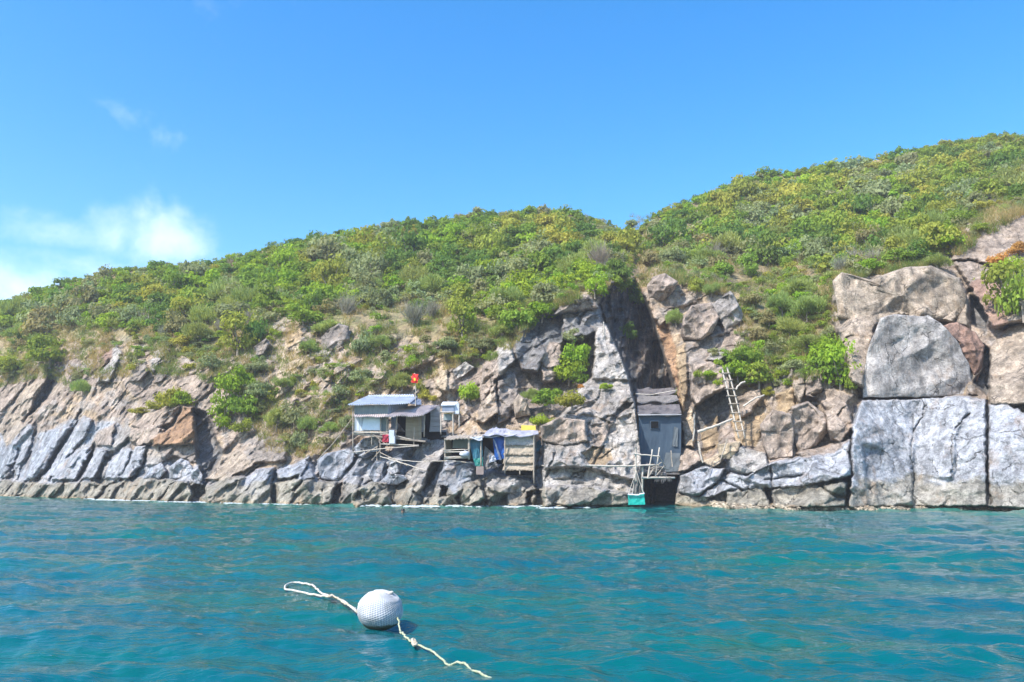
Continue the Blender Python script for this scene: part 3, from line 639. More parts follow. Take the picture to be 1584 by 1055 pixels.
BOULD = [
 ([(1336,572),(1346,530),(1353,512),(1361,492),(1380,487),(1435,488),(1455,500),(1478,524),(1498,562),(1508,604),(1480,612),(1425,614.5),(1335,615)],2.1,1.8,'F','Q','huge pale grey trapezoid boulder with a flat bottom edge and a vein across its face',16,.38),
 ([(1455,505),(1480,498),(1510,515),(1523,535),(1519,570),(1511,592),(1498,565),(1478,524)],.6,1.6,'F','R','reddish brown boulder wedged behind the right shoulder of the trapezoid boulder',3,.8),
 ([(1286,434),(1300,420),(1345,432),(1400,413),(1440,411),(1485,431),(1498,460),(1490,490),(1440,500),(1380,505),(1330,500),(1296,490)],.6,2.2,'F','T','broad rounded tan boulder above and behind the trapezoid boulder',4,.6),
 ([(1310,432),(1303,425),(1318,403),(1324,402),(1322,418)],.6,.8,'L','W','small pale upright stone on the left top of the broad tan boulder',3,.5),
 ([(1052,517),(1057,490),(1070,472),(1100,468),(1113,490),(1102,515),(1085,526),(1056,525)],1.0,2.0,'L','P','purple grey angular boulder right of the orange chasm edge',4.5,.9),
 ([(1100,472),(1130,450),(1138,460),(1150,487),(1146,500),(1122,512),(1112,492)],.6,1.4,'L','C','cracked grey block with a stepped top below the straw coloured slope',4,1),
 ([(1000,442),(1010,428),(1028,422),(1049,436),(1041,452),(1025,466),(1004,461)],.6,1.6,'L','P','purple brown boulder perched at the top edge of the chasm',3.5,1),
 ([(1175,657),(1195,634),(1225,640),(1229,672),(1226,706),(1190,711),(1180,690)],.7,1.6,'L','P','flat faced pinkish rock standing to the right of the wooden ladder foot',5,.7),
 ([(1224,628),(1250,620),(1275,640),(1284,665),(1262,690),(1236,702),(1224,670)],.8,1.5,'L','P','brown rock with a rusty patch left of the white sea worn wall',4,1),
 ([(1110,687),(1146,682),(1143,696),(1128,711),(1112,707)],.9,1.0,'U','Y','cream coloured flat block right under the ladder foot',5,.5),
 ([(490,712),(505,701),(540,694),(549,700),(546,715),(532,730),(526,746),(495,740)],.5,1.2,'F','G','big blue grey flat block on the shelf below and left of the tin roofed shack',5,.6),
 ([(548,692),(562,678),(585,674),(587,698),(568,702),(550,703)],.3,1.2,'L','G','blue grey boulder under the left corner of the tin roofed shack',4,.6),
 ([(574,722),(582,712),(596,714),(591,732),(596,742),(580,748),(570,736)],.3,1.1,'F','G','upright blue grey boulder below the pole platform',4,.6),
 ([(592,743),(600,731),(625,735),(631,741),(614,750),(596,750)],.6,1.0,'L','G','low teal grey boulder just above the tide mark below the shack',4,.6),
 ([(838,658),(865,645),(905,650),(909,682),(872,690),(838,682)],.25,1.3,'F','P','grey brown block at the left foot of the pinnacle beside the thatched hut',5,.7),
 ([(497,522),(510,508),(525,500),(540,505),(542,540),(512,556),(497,550)],.5,1.8,'L','B','dark grey craggy boulder standing out of the dry slope above the shack',3,1.2),
 ([(392,537),(412,523),(418,530),(408,548),(394,552)],.5,1.0,'L','B','brown tilted rock under a green bush on the left slope',3,1),
 ([(793,622),(802,609),(815,618),(821,642),(797,647)],.6,1.2,'L','T','tan boulder behind the thatched hut roof',4,.8),
 ([(700,573),(720,559),(734,568),(716,582),(704,588)],.6,1.0,'U','W','pale grey capstone above a rusty undercut right of the flag',3,.8),
 ([(272,503),(290,497),(296,503),(285,510),(274,508)],.5,.8,'U','Y','small pale stone showing between bushes on the left slope',3,.5),
 ([(262,722),(280,708),(292,714),(300,725),(290,740),(262,741)],.6,1.0,'L','L','rounded whitish boulder below the rusty orange rock',3,.8),
 ([(294,728),(306,722),(314,735),(312,745),(296,744)],.5,.8,'L','L','small whitish boulder at the mouth of the dark gully',3,.8),
 ([(232,724),(250,715),(258,728),(246,742),(220,742)],.6,1.0,'L','G','squat grey boulder left of the rounded whitish one',3.2,.8),
]
for k_, (poly, d, T, st, ti, lab, pw, rg) in enumerate(BOULD): boulder(poly, d, T, st, ti, lab, k_, pw * 1.5, rough=rg)

# ------------------------------------------------------------------ pebble beach
def pebbles():
    V0 = np.array([[1,0,0],[-1,0,0],[0,1,0],[0,-1,0],[0,0,.7],[0,0,-.7]], float); F0 = np.array([[4,0,2],[4,2,1],[4,1,3],[4,3,0],[5,2,0],[5,1,2],[5,3,1],[5,0,3]])
    Vs, Fs, Cs = [], [], []
    n = 0
    for t in range(5200):
        u = rng.uniform(1100, 1620); c = np.searchsorted(UG, u) - 1
        p = shoreP[c].copy(); off = abs(rng.normal(0, .55)) ; p[1] += rng.uniform(-1.3, .1); p[2] = .02 + .22 * max(0, 1 + (p[1] - shoreP[c][1]) / 1.3) + rng.uniform(-.04, .05)
        s = rng.uniform(.05, .14); A = rng.normal(0, 1, (3, 3)); q, _ = np.linalg.qr(A)
        Vs.append((V0 * rng.uniform(.6, 1.2, 3) @ q) * s * np.array([1.3, 1, .8]) + p); Fs.append(F0 + n); n += 6
        Cs.append(np.repeat((np.array((.50, .42, .31)) * rng.uniform(.5, 1.15))[None], 6, 0))
    o = link('pebbles', mesh_np('pebbles', np.concatenate(Vs), np.concatenate(Fs), M_ROCK, False, {'tint': np.concatenate(Cs)}))
    tag(o, 'tan pebbles and broken shells heaped along the foot of the right hand rocks', 'pebbles', kind='stuff')
pebbles()

# ------------------------------------------------------------------ water
def waveZ(X, Y):
    g = np.random.default_rng(3); Z = np.zeros_like(X); Rr = np.hypot(X, Y)
    for t in range(54):
        lam = .30 * (1.125 ** (t % 24)) * g.uniform(.85, 1.2); th = g.normal(R(80), R(27))
        k_ = 2 * math.pi / lam; am = .0062 * lam ** .85 * g.uniform(.6, 1.3); ph = g.uniform(0, 6.28)
        wx_ = .35 * lam * math.sin(t) * np.sin(X * .9 / lam + t); phase = k_ * ((X + wx_) * math.cos(th) + (Y + wx_) * math.sin(th)) + ph
        Z += am * np.sin(phase + .5 * np.sin(phase)) * np.clip(2.2 * lam / (Rr * .0135 + .02), 0, 1)
    patch = fbm(X / 5.5, Y / 4, 8, 3); Z *= (.45 + .95 * patch)
    return Z * np.where(Rr > 100, .3, 1)
def water():
    az = np.concatenate([np.linspace(-88, -40, 60)[:-1], np.linspace(-40, 40, 1150), np.linspace(40, 88, 60)[1:]])
    rr = np.concatenate([np.geomspace(1.6, 110, 640), np.geomspace(115, 400, 10)])
    A, Rr = np.meshgrid(np.radians(az), rr); X = Rr * np.sin(A); Y = Rr * np.cos(A); Z = waveZ(X, Y)
    saz = np.degrees(np.arctan2(shoreP[:, 0], shoreP[:, 1])); sR = np.hypot(shoreP[:, 0], shoreP[:, 1]); o_ = np.argsort(saz)
    dist = np.interp(np.degrees(A), saz[o_], sR[o_]) - Rr
    shal = np.clip(1 - dist / 9, 0, 1) * (.6 + .8 * fbm(X / 6, Y / 6, 4, 2))
    nr_, nc_ = X.shape; i, j = np.meshgrid(np.arange(nc_ - 1), np.arange(nr_ - 1)); a = (j * nc_ + i).ravel()
    m, nt, bs, out = mat_base('sea_water')
    tcn = N(nt, 'ShaderNodeTexCoord'); v = tcn.outputs['Object']
    at = N(nt, 'ShaderNodeAttribute', attribute_name='shallow')
    big = noise(nt, .22, 4, .6, v, stretch=(.6, 1.5, 1)); c = ramp(nt, big, [(.35, (.0, .078, .105)), (.65, (.0, .104, .086))])
    c = mixc(nt, at.outputs['Fac'], c, (.04, .17, .13))
    nt.links.new(c, bs.inputs['Base Color']); bs.inputs['Roughness'].default_value = .06; bs.inputs['IOR'].default_value = 1.333
    b1 = noise(nt, 2.2, 4, .6, v, stretch=(.55, 1.5, 1), dist=.4); b2 = noise(nt, 8, 4, .6, v, stretch=(.55, 1.4, 1))
    h = mth(nt, 'ADD', b1, mth(nt, 'MULTIPLY', b2, .28))
    b = N(nt, 'ShaderNodeBump'); b.inputs['Strength'].default_value = .45; b.inputs['Distance'].default_value = .11
    nt.links.new(h, b.inputs['Height']); nt.links.new(b.outputs[0], bs.inputs['Normal'])
    me = mesh_np('water', np.stack([X, Y, Z], -1).reshape(-1, 3), np.stack([a, a + 1, a + nc_ + 1, a + nc_], 1), m, True, {'shallow': shal.ravel()})
    tag(link('water', me), kind='structure')
water()
M_FOAM = simple('foam', (.52, .56, .56), (.34, .44, .46), .6, 6, .3)
def foam():
    Vs, Fs, n = [], [], 0
    segs = [(140, 190, 1.0), (195, 330, .5), (350, 560, .35), (545, 720, 1.2), (725, 830, .8), (835, 925, .9), (1330, 1500, .15), (-200, 60, .3)]
    for (a, b, w) in segs:
        for t in range(int((b - a) * 4.5 * min(1, w + .3))):
            u = rng.uniform(a, b); c = np.searchsorted(UG, u) - 1; s = shoreP[c]
            if fbm(np.array([u / 9.]), np.array([3.]), 12, 3)[0] < .47: continue
            r = rng.uniform(.03, .15) * (.5 + .5 * w); px_, py_ = s[0] + rng.normal(0, .2), s[1] - abs(rng.normal(0, .55 * w)) + .1
            m_ = 8; th = np.arange(m_) * 2 * math.pi / m_ + rng.uniform(0, 1); rad = r * rng.uniform(.5, 1.3, m_)
            top_ = np.stack([px_ + rad * 1.9 * np.cos(th), py_ + rad * np.sin(th), np.full(m_, .03)], 1)
            V = np.vstack([top_, [[px_, py_, .05 + r * .45]]])
            Vs.append(V); Fs += [[n + q, n + (q + 1) % m_, n + m_] for q in range(m_)]; n += m_ + 1
    o = link('sea_foam', mesh_np('sea_foam', np.concatenate(Vs), np.array(Fs), M_FOAM, True))
    tag(o, 'thin white foam breaking along the foot of the rocks', 'foam', kind='stuff')
foam()

# ------------------------------------------------------------------ foliage meshes
def leaves(centers, normals, size, g, asp=1.6):
    """one diamond shaped leaf cluster per centre"""
    n = len(centers); nrm = normals / (np.linalg.norm(normals, axis=1)[:, None] + 1e-9)
    r = g.normal(0, 1, (n, 3)); a = np.cross(nrm, r); a /= np.linalg.norm(a, axis=1)[:, None] + 1e-9; b = np.cross(nrm, a)
    s = size * g.uniform(.6, 1.3, n)[:, None]
    V = np.stack([centers - a * s * asp * .5, centers + b * s * .5 + nrm * s * .12, centers + a * s * asp * .5, centers - b * s * .5 + nrm * s * .12], 1).reshape(-1, 3)
    return V, np.arange(n * 4).reshape(n, 4)
def crown_np(seed, nl=9, per=60, leaf=.13, flat=.75, tall=1.0, loose=.25):
    """unit crown: radius about 1, base at z=0"""
    g = np.random.default_rng(seed); C, Nn, K = [], [], []
    L = []
    for t in range(nl):
        an = g.uniform(0, 6.283); rr = math.sqrt(g.uniform(0, 1)) * .72; z = (.16 + (1 - rr * rr) * g.uniform(.05, .80) * tall) if t % 3 else g.uniform(.10, .22)
        L.append((rr * math.cos(an), rr * math.sin(an), z, g.uniform(.26, .46), g.uniform(.88, 1.14)))
    for (x, y, z, r, br) in L:
        d = g.normal(0, 1, (per, 3)); d[:, 2] = np.abs(d[:, 2]) * .9 - .35; d /= np.linalg.norm(d, axis=1)[:, None]
        rad = r * (1 + g.normal(0, loose * .6, per)); rad = np.where(g.random(per) < .22, rad * g.uniform(.3, 1, per), rad)
        p = d * rad[:, None] * np.array([1.1, 1.1, flat]) + (x, y, z)
        nn_ = d * .9 + g.normal(0, .55, (per, 3)); nn_[:, 2] += .35
        C.append(p); Nn.append(nn_); K.append(br * g.uniform(.85, 1.14, per))
    C = np.concatenate(C); C[:, 2] = np.maximum(C[:, 2], .02)
    V, F = leaves(C, np.concatenate(Nn), leaf, g)
    return V, F, np.repeat(np.concatenate(K), 4), L
def feather_np(seed, n=560, wd=.016):
    """dense fine upright wispy shrub of thin drooping shoots"""
    g = np.random.default_rng(seed)
    hubs = [(g.normal(0, .40), g.normal(0, .40), g.uniform(.05, .62)) for _ in range(11)]
    hb = np.array(hubs)[g.integers(0, 11, n)]; hr = .30 + .14 * np.sin(hb[:, :1] * 40)
    o_ = g.normal(0, 1, (n, 3)); o_[:, 2] = np.abs(o_[:, 2]) - .3; o_ /= np.linalg.norm(o_, axis=1)[:, None]
    A = hb + o_ * hr * g.uniform(.4, 1, (n, 1)); d = o_ * .6 + np.array([0, 0, .7]) + g.normal(0, .25, (n, 3)); d /= np.linalg.norm(d, axis=1)[:, None]
    ln = g.uniform(.14, .34, n)[:, None]; B = A + d * ln * .6; C = B + (d * .8 + np.array([0, 0, -.3])) * ln * .4
    s = np.cross(d, g.normal(0, 1, (n, 3))); s /= np.linalg.norm(s, axis=1)[:, None]; s *= wd
    V = np.stack([A - s * .6, A + s * .6, B + s, B - s, B - s, B + s, C + s * .25, C - s * .25], 1).reshape(-1, 3) * np.array([1, 1, .85])
    F = np.arange(n * 8).reshape(-1, 4); K = np.repeat(g.uniform(.75, 1.25, n), 8)
    return V, F, K, hubs
def twig_np(seed, n=110, r=.012):
    g = np.random.default_rng(seed); parts_ = []
    for t in range(n):
        a = g.uniform(0, 6.283); tl = g.uniform(.1, 1.1); d = np.array([math.cos(a) * tl, math.sin(a) * tl, 1]); d /= np.linalg.norm(d)
        st = np.array([g.normal(0, .12), g.normal(0, .12), 0]) + d * g.uniform(0, .55); L_ = g.uniform(.3, .75)
        e = st + d * L_ * .5; f = e + (d + g.normal(0, .45, 3)) * L_ * .5
        sd_ = np.cross(d, g.normal(0, 1, 3)); sd_ = sd_ / np.linalg.norm(sd_) * r
        V = np.array([st - sd_, st + sd_, e + sd_ * .7, e - sd_ * .7, e - sd_ * .7, e + sd_ * .7, f + sd_ * .3, f - sd_ * .3]); parts_.append((V, np.arange(8).reshape(2, 4)))
    V, F = merge(parts_); return V, F, np.repeat(g.uniform(.8, 1.2, len(V) // 4), 4)
def trunk_np(L, seed, h=.35, r=.05):
    g = np.random.default_rng(seed); parts_ = []
    fork = np.array([g.normal(0, .05), g.normal(0, .05), h * .5])
    parts_.append(tubeVF(curve_pts([(0, 0, -.25), (g.normal(0, .04), 0, h * .2), fork], 3), np.linspace(r * 1.3, r, 7), 6))
    for q in L[:7]:
        e = np.array([q[0], q[1], q[2]]); m_ = (fork + e) / 2 + g.normal(0, .05, 3)
        parts_.append(tubeVF(curve_pts([fork, m_, e], 3), np.linspace(r * .7, r * .25, 7), 5))
    return merge(parts_)
PROTO = []
for k_ in range(9):
    V, F, K, L = crown_np(50 + k_, nl=[11, 9, 13, 8, 12, 10, 14, 9, 11][k_], per=105, leaf=.115, flat=[.75, .9, .7, .8, .65, .85, .75, 1, .7][k_], tall=[1, 1.2, .8, 1, .9, 1.1, 1, 1.35, .8][k_])
    cm = mesh_np('leafy_crown', V, F, M_LEAF, False, {'leafcol': np.repeat(K[:, None], 3, 1)})
    Vt, Ft = trunk_np(L, 80 + k_); tm_ = mesh_np('stems', Vt, Ft, M_BARK, True); PROTO.append((cm, tm_))
FEA = []
for k_ in range(4):
    V, F, K, hb = feather_np(120 + k_, 3000); FEA.append((mesh_np('wispy_crown', V, F, M_LEAF, False, {'leafcol': np.repeat(K[:, None], 3, 1)}), mesh_np('stems', *trunk_np([(a, b, .3 + c, 0, 0) for a, b, c in hb], 140 + k_, .2, .035), M_BARK, True)))
BARE = []
for k_ in range(3):
    V, F, K = twig_np(160 + k_, 420, .011); BARE.append((mesh_np('bare_twigs', V, F, M_LEAF, False, {'leafcol': np.repeat(K[:, None], 3, 1)}), mesh_np('stems', *trunk_np([(.4 * math.cos(a), .4 * math.sin(a), .6, 0, 0) for a in range(6)], 170 + k_, .2, .03), M_BARK, True)))
# species: (leaf colour, everyday wording)
SPEC = {'g': ((.235, .330, .050), 'mid green'), 'd': ((.150, .240, .052), 'dark green'), 'b': ((.285, .410, .042), 'bright green'), 'o': ((.320, .345, .062), 'olive green'),
        'y': ((.37, .38, .07), 'yellow green'), 's': ((.290, .330, .160), 'grey green'), 'r': ((.52, .27, .08), 'rusty orange'), 'f': ((.34, .41, .13), 'pale green'), 'w': ((.36, .33, .29), 'bare grey'), 'k': ((.29, .28, .13), 'straw tinted')}
plants = []
def plant(u, v, wpx, hpx, sp, label, group=None, kind=None, yoff=0.0, name=None, cat=None):
    Y = surfY(u, v) - .15 + yoff; s = wpx / 2 * Y / FPX; Y -= .45 * s * (group is None); p = W(u, v, Y); h = hpx * Y / FPX
    kind = kind or ('fea' if sp == 'f' else 'bare' if sp == 'w' else 'leafy')
    cm, tm_ = {'leafy': PROTO, 'fea': FEA, 'bare': BARE}[kind][random.randrange({'leafy': 9, 'fea': 4, 'bare': 3}[kind])]
    nm = name or {'leafy': 'shrub', 'fea': 'wispy_shrub', 'bare': 'bare_shrub'}[kind]
    t = thing(nm, p, label, cat or 'shrub', group); t.rotation_euler = (0, 0, random.uniform(0, 6.28))
    zf = {'leafy': 1.25, 'fea': 1.35, 'bare': 1.3}[kind]
    t.scale = (s, s, h / zf)
    o = bpy.data.objects.new('crown' if kind != 'bare' else 'twigs', cm); COL.objects.link(o); o.parent = t
    c = SPEC[sp][0]; j = random.uniform(.88, 1.14); jr = random.uniform(.9, 1.12); o.color = (c[0] * j * jr, c[1] * j, c[2] * j, 1)
    o2 = bpy.data.objects.new('stems', tm_); COL.objects.link(o2); o2.parent = t
    plants.append(t); return t
HAND = [
 (262,630,48,42,'o','rounded olive green shrub above the rusty orange rock block'), (282,626,36,30,'b','bright green bush right of that olive shrub above the rusty rock'), (215,640,34,14,'y','low yellow green shrub on the ledge left of the orange rock'), (240,633,30,18,'y','small lime green shrub left of the rounded olive shrub'),
 (372,600,42,46,'b','tall bright green bush at the top of the big clump left of the shack'), (352,628,46,46,'b','bright green bush in the middle of the big clump left of the shack'), (378,640,48,44,'g','mid green bush on the right side of the big clump left of the shack'), (345,660,44,36,'b','lowest bright green bush of the big clump over the dark gully'), (375,668,36,26,'o','low olive bush under the big green clump'),
 (398,612,44,34,'s','grey green bush just right of the big green clump'), (428,660,46,46,'f','wispy pale green shrub right of the big clump left of the shack'), (455,655,42,40,'s','soft grey green shrub between the two wispy pale ones left of the shack'), (478,668,36,40,'f','wispy pale green shrub low on the slope left of the shack'), (462,692,26,34,'s','thin grey green shrub hanging above the blue grey shelf'), (510,668,40,24,'f','wispy shrub beside the left wall of the tin roofed shack'), (535,662,26,28,'s','small shrub touching the left corner of the tin roofed shack'),
 (622,600,44,38,'f','feathery bright shrub on the rocks directly behind the tin roof'), (648,603,18,18,'y','small yellow green bush right under the red flag'), (656,616,24,20,'y','lime yellow bush right of the flag pole above the brown awning'), (670,620,16,12,'y','tiny lime bush beside the white topped water box'),
 (725,618,32,36,'b','compact bright leafy bush between pale rocks right of the flag'), (700,640,24,12,'o','low olive bush under the cliff behind the lower hut'),
 (893,562,46,42,'b','bright green shrub high in the gully left of the pinnacle'), (880,588,56,48,'b','full green shrub in the middle of the gully left of the pinnacle'), (896,592,34,30,'g','mid green bush pressed against the pinnacle'), (885,528,34,28,'s','grey green shrub at the top of the gully under the dark crag'), (850,625,54,34,'g','spreading green shrub in the gully above the yellow board'), (885,628,48,34,'o','olive green shrub low in the gully beside the pinnacle'), (824,620,36,30,'f','wispy shrub on the left edge of the gully'), (836,657,30,24,'b','small lime green bush right above the yellow board'), (898,600,12,8,'r','small rusty bush at the foot of the gully shrubs'), (858,656,20,12,'o','small olive bush on the grey block beside the yellow board'),
 (938,602,22,13,'b','tiny green bush growing on the face of the pinnacle'), (972,525,30,38,'d','dark shrub clinging inside the shaded chasm'), (985,470,30,36,'d','dark green growth at the top of the shaded chasm wall'), (1047,628,12,34,'b','narrow green bush on the orange rib beside the grey wall'), (1046,500,32,36,'f','wispy pale shrub beside the orange chasm edge'), (1100,582,24,14,'b','tiny bright bush on the rock left of the ladder top'),
 (1152,562,52,40,'g','green shrub right of the ladder top, upper one'), (1142,584,50,40,'b','bright green shrub directly right of the ladder top'), (1174,592,56,46,'g','mid green shrub hanging over the brown recess right of the ladder'), (1188,612,20,20,'o','small olive bush above the dark notch right of the ladder'),
 (1283,556,54,50,'b','vivid green shrub at the top of the clump left of the trapezoid boulder'), (1300,594,62,60,'b','large vivid green shrub touching the left edge of the trapezoid boulder'), (1270,580,50,42,'g','mid green shrub on the left of the vivid clump by the trapezoid boulder'), (1318,602,26,30,'g','small green bush at the lower right end of the vivid clump'), (1280,525,24,26,'s','grey green bush below the left end of the broad tan boulder'),
 (1232,458,54,46,'f','feathery yellowish shrub at the top of the wispy row'), (1210,482,56,48,'f','feathery bright shrub left in the wispy row above the ladder slope'), (1248,488,56,52,'f','feathery bright shrub right in the wispy row'), (1222,516,60,44,'f','feathery shrub in the middle of the straw coloured slope'), (1250,540,50,36,'f','feathery shrub above the dark notch'), (1200,545,36,26,'k','straw tinted low shrub on the dry slope above the ladder'), (1228,572,40,22,'s','dull grey green shrub over the rocks right of the ladder'), (1175,525,34,26,'k','dry straw tinted shrub above the green ladder shrubs'), (1190,500,30,24,'k','dry brownish shrub high on the straw coloured slope'),
 (1560,470,70,64,'o','large olive green bush on the right edge above the rocks'), (1582,482,60,90,'g','large dark bush cut by the right edge of the view'), (1545,410,34,24,'r','rusty orange leafed bush on top of the large right hand bush'), (1578,392,36,26,'r','orange tinged bush at the far right edge'), (1560,425,50,40,'b','bright green bush beneath the orange leafed one'),
 (640,502,64,50,'w','large bare grey shrub in the middle of the slope above the flag'), (668,490,40,36,'w','bare grey shrub right behind the large bare one'), (385,500,34,30,'w','bare grey shrub beside the dark leafy bush on the left slope'), (340,512,30,26,'w','bare grey shrub between green bushes on the left slope'), (252,520,28,24,'w','small bare shrub among pale bushes on the left slope'), (75,505,22,18,'w','small bare shrub high on the far left slope'), (1345,330,36,24,'w','bare silvery shrub high on the right slope'), (1325,365,50,30,'w','bare silvery branches in the middle of the right slope'), (1535,318,34,14,'w','bleached dead branches lying on the top edge of the grey slab'), (1130,445,20,22,'w','thin bare shrub above the cracked grey block'),
 (310,525,52,44,'f','wispy pale green shrub above the small pale stone'), (368,540,60,56,'o','dark olive leafy bush hanging over the brown cliff on the left slope'), (395,528,36,50,'d','dark green bush beside the olive bush on the left slope'), (78,560,66,52,'g','large mid green bush on the far left cliff edge'), (60,540,50,40,'f','wispy shrub behind the large far left bush'), (128,608,34,34,'f','wispy shrub in the notch of the far left cliff'), (20,575,50,34,'o','olive shrub at the left edge above the cliff'), (284,534,36,24,'y','yellowish rusty shrub below the wispy pale shrub on the left slope'), (325,570,40,28,'s','grey green shrub on the brown cliff top'), (480,545,40,30,'f','wispy shrub left of the dark craggy boulder'), (505,515,56,34,'f','bright wispy shrub above the dark craggy boulder'), (470,498,60,34,'g','green shrub under the canopy edge left of the craggy boulder'), (560,545,40,50,'s','grey green shrub right of the dark craggy boulder'), (590,540,36,36,'f','wispy shrub further right of the dark craggy boulder'), (555,590,40,32,'s','dull shrub on the dry slope above the left roof corner'), (435,600,30,26,'f','wispy shrub on the ochre slip left of the shack'), (395,575,40,30,'s','dull shrub hanging above the big green clump'), (525,625,34,28,'s','dull grey green shrub on the slope above the left shack wall'),
 (715,515,44,50,'o','olive leafy bush at the lower canopy edge right of the large bare shrub'), (690,540,40,26,'s','soft shrub on the slope above the flag rocks'), (745,540,44,30,'k','dry grass coloured shrub above the pale triangular rock'), (800,508,62,44,'g','leafy green tree at the canopy edge above the dark crag'), (838,492,50,40,'b','bright leafy tree on the left shoulder of the dark crag'), (775,522,50,30,'f','wispy shrub under the trees left of the dark crag'), (920,455,44,40,'b','bright green bush right above the crag top'), (955,450,40,44,'g','green bush at the left rim of the chasm'), (955,430,44,44,'d','dark green bush on the left rim above the chasm'),
 (1078,452,32,10,'y','flat topped yellow green little tree above the angular boulder'), (1100,455,34,30,'f','wispy bush right of the flat topped little tree'), (1120,425,40,30,'g','green bush at the canopy edge above the cracked grey block'), (1160,425,40,34,'g','mid green bush on the slope right of the flat topped tree'), (1165,470,34,28,'k','dry shrub on the straw coloured slope left of the wispy row'), (1225,420,24,24,'y','yellow flowered bush at the upper end of the wispy row'), (1345,420,44,26,'b','bright green bush above the left end of the broad tan boulder'), (1395,405,50,30,'g','green bush directly above the broad tan boulder'), (1450,412,50,32,'f','wispy bush at the right end above the broad tan boulder'), (1470,382,50,46,'b','bright green bush left of the smooth grey slab'), (1490,345,50,30,'g','dark bush at the left top of the smooth grey slab'),
 (1010,410,36,30,'k','dry shrub at the head of the ravine'), (1040,405,40,30,'s','grey green shrub right of the ravine head'), (1000,384,22,16,'k','straw tinted shrub on the ochre scree above the chasm'), (976,351,20,17,'s','small dark tree standing in the saddle of the skyline'), (1042,330,34,24,'y','pale yellow green tree on the skyline right of the saddle'),
]
for h_ in HAND:
    t = plant(*h_, yoff=-1.2 if 815 < h_[0] < 930 and 515 < h_[1] < 645 else 0)
    if 'little tree' in h_[5] or ' tree ' in h_[5]:
        t.name = 'tree'; t['category'] = 'tree'
    if h_[5].startswith('flat topped'):
        t.location.z += 0; t.scale.z *= 2.1
# dense canopy
VD = [(-320, 560), (0, 520), (60, 520), (110, 500), (200, 505), (250, 515), (330, 500), (400, 490), (450, 478), (500, 485), (560, 480), (620, 468), (680, 475), (720, 490), (770, 500), (820, 470), (850, 455), (900, 440), (966, 438), (976, 358), (1004, 360), (1022, 385), (1060, 405), (1110, 415), (1160, 405), (1220, 405), (1290, 430), (1340, 418), (1400, 405), (1470, 385), (1485, 345), (1530, 312), (1584, 300), (1900, 300)]
cand = []
vv_ = 190.0
while vv_ < 560:
    uu_ = -300.0
    while uu_ < 1880:
        u = uu_ + rng.uniform(-7, 7); v = vv_ + rng.uniform(-4.5, 4.5); step = 12.5 if -30 < u < 1615 else 26
        if float(ip(u, SKY_V)) + 1 < v < float(ip(u, VD)) + rng.normal(0, 5): cand.append((u, v))
        uu_ += step
    vv_ += 8.2
cand = np.array(cand); n_c = len(cand)
fu = fbm(cand[:, 0] / 45, cand[:, 1] / 28, 301, 3); fv = fbm(cand[:, 0] / 30, cand[:, 1] / 22, 322, 3); fw = fbm(cand[:, 0] / 60, cand[:, 1] / 40, 355, 3)
def pick(i_):
    u, v = cand[i_]; q = fu[i_] + rng.normal(0, .045); w_ = fv[i_] + rng.normal(0, .04)
    dd_ = (float(ip(u, VD)) - v)
    yel = 0
    for (a, b, ra, rb) in ((835, 345, 50, 18), (870, 385, 40, 16), (780, 365, 20, 12), (1135, 300, 40, 24), (1440, 330, 110, 60), (1300, 300, 90, 40), (560, 385, 60, 22)): yel = max(yel, math.exp(-((u - a) / ra) ** 2 - ((v - b) / rb) ** 2))
    if rng.random() < yel * .25: return 'y' if rng.random() < .75 else 'o'
    if dd_ < 35 and rng.random() < .45: return rng.choice(['f', 'f', 'k', 's', 'w'], p=[.36, .24, .1, .22, .08])
    if w_ > .62: return 'd'
    if w_ < .36: return 's'
    if q > .60: return 'b'
    if q < .40: return 'o'
    if rng.random() < .035: return 'w'
    if rng.random() < .02: return 'k'
    return 'g'
sizes = rng.uniform(20, 38, n_c) * (1 + .55 * (rng.random(n_c) < .16)); specs = [pick(i_) for i_ in range(n_c)]
dsky = cand[:, 1] - ip(cand[:, 0], SKY_V); sizes = sizes * np.clip(.45 + dsky / 70, .5, 1)
infr = (cand[:, 0] > 5) & (cand[:, 0] < 1579)
order = np.argsort(-(sizes * infr) - 0.02 * cand[:, 1] * infr)
n_ind = 300 - len(HAND)
LAND = [(20, 'the left edge of the cliff'), (85, 'the slanting grey slabs'), (165, 'the purple slab outcrop'), (250, 'the rusty orange rock'), (315, 'the dark gully mouth'), (365, 'the big bright clump'), (430, 'the wispy pale shrubs'), (480, 'the ochre slip'), (520, 'the dark craggy boulder'),
 (575, 'the tin roof'), (640, 'the red flag'), (700, 'the water box'), (750, 'the blue tarp'), (805, 'the thatched wall'), (860, 'the dark crag'), (905, 'the gully shrubs'), (940, 'the pinnacle tip'), (985, 'the chasm'), (1028, 'the orange chasm edge'), (1082, 'the purple grey boulder'), (1130, 'the wooden ladder'),
 (1180, 'the straw coloured slope'), (1235, 'the wispy row'), (1295, 'the vivid green clump'), (1350, 'the left end of the broad boulder'), (1425, 'the trapezoid boulder'), (1475, 'the smooth slab left edge'), (1530, 'the smooth grey slab'), (1570, 'the orange leafed bush')]
buck = {}
for i_ in order[:n_ind]:
    u, v = cand[i_]; lm = min(LAND, key=lambda q: abs(q[0] - u))[1]; f_ = (v - float(ip(u, SKY_V))) / max(8, float(ip(u, VD)) - float(ip(u, SKY_V)))
    lev = 'on the skyline above' if f_ < .12 else 'high on the hill above' if f_ < .38 else 'midway up the hill above' if f_ < .68 else 'at the lower canopy above'
    buck.setdefault((specs[i_], lev, lm), []).append(i_)
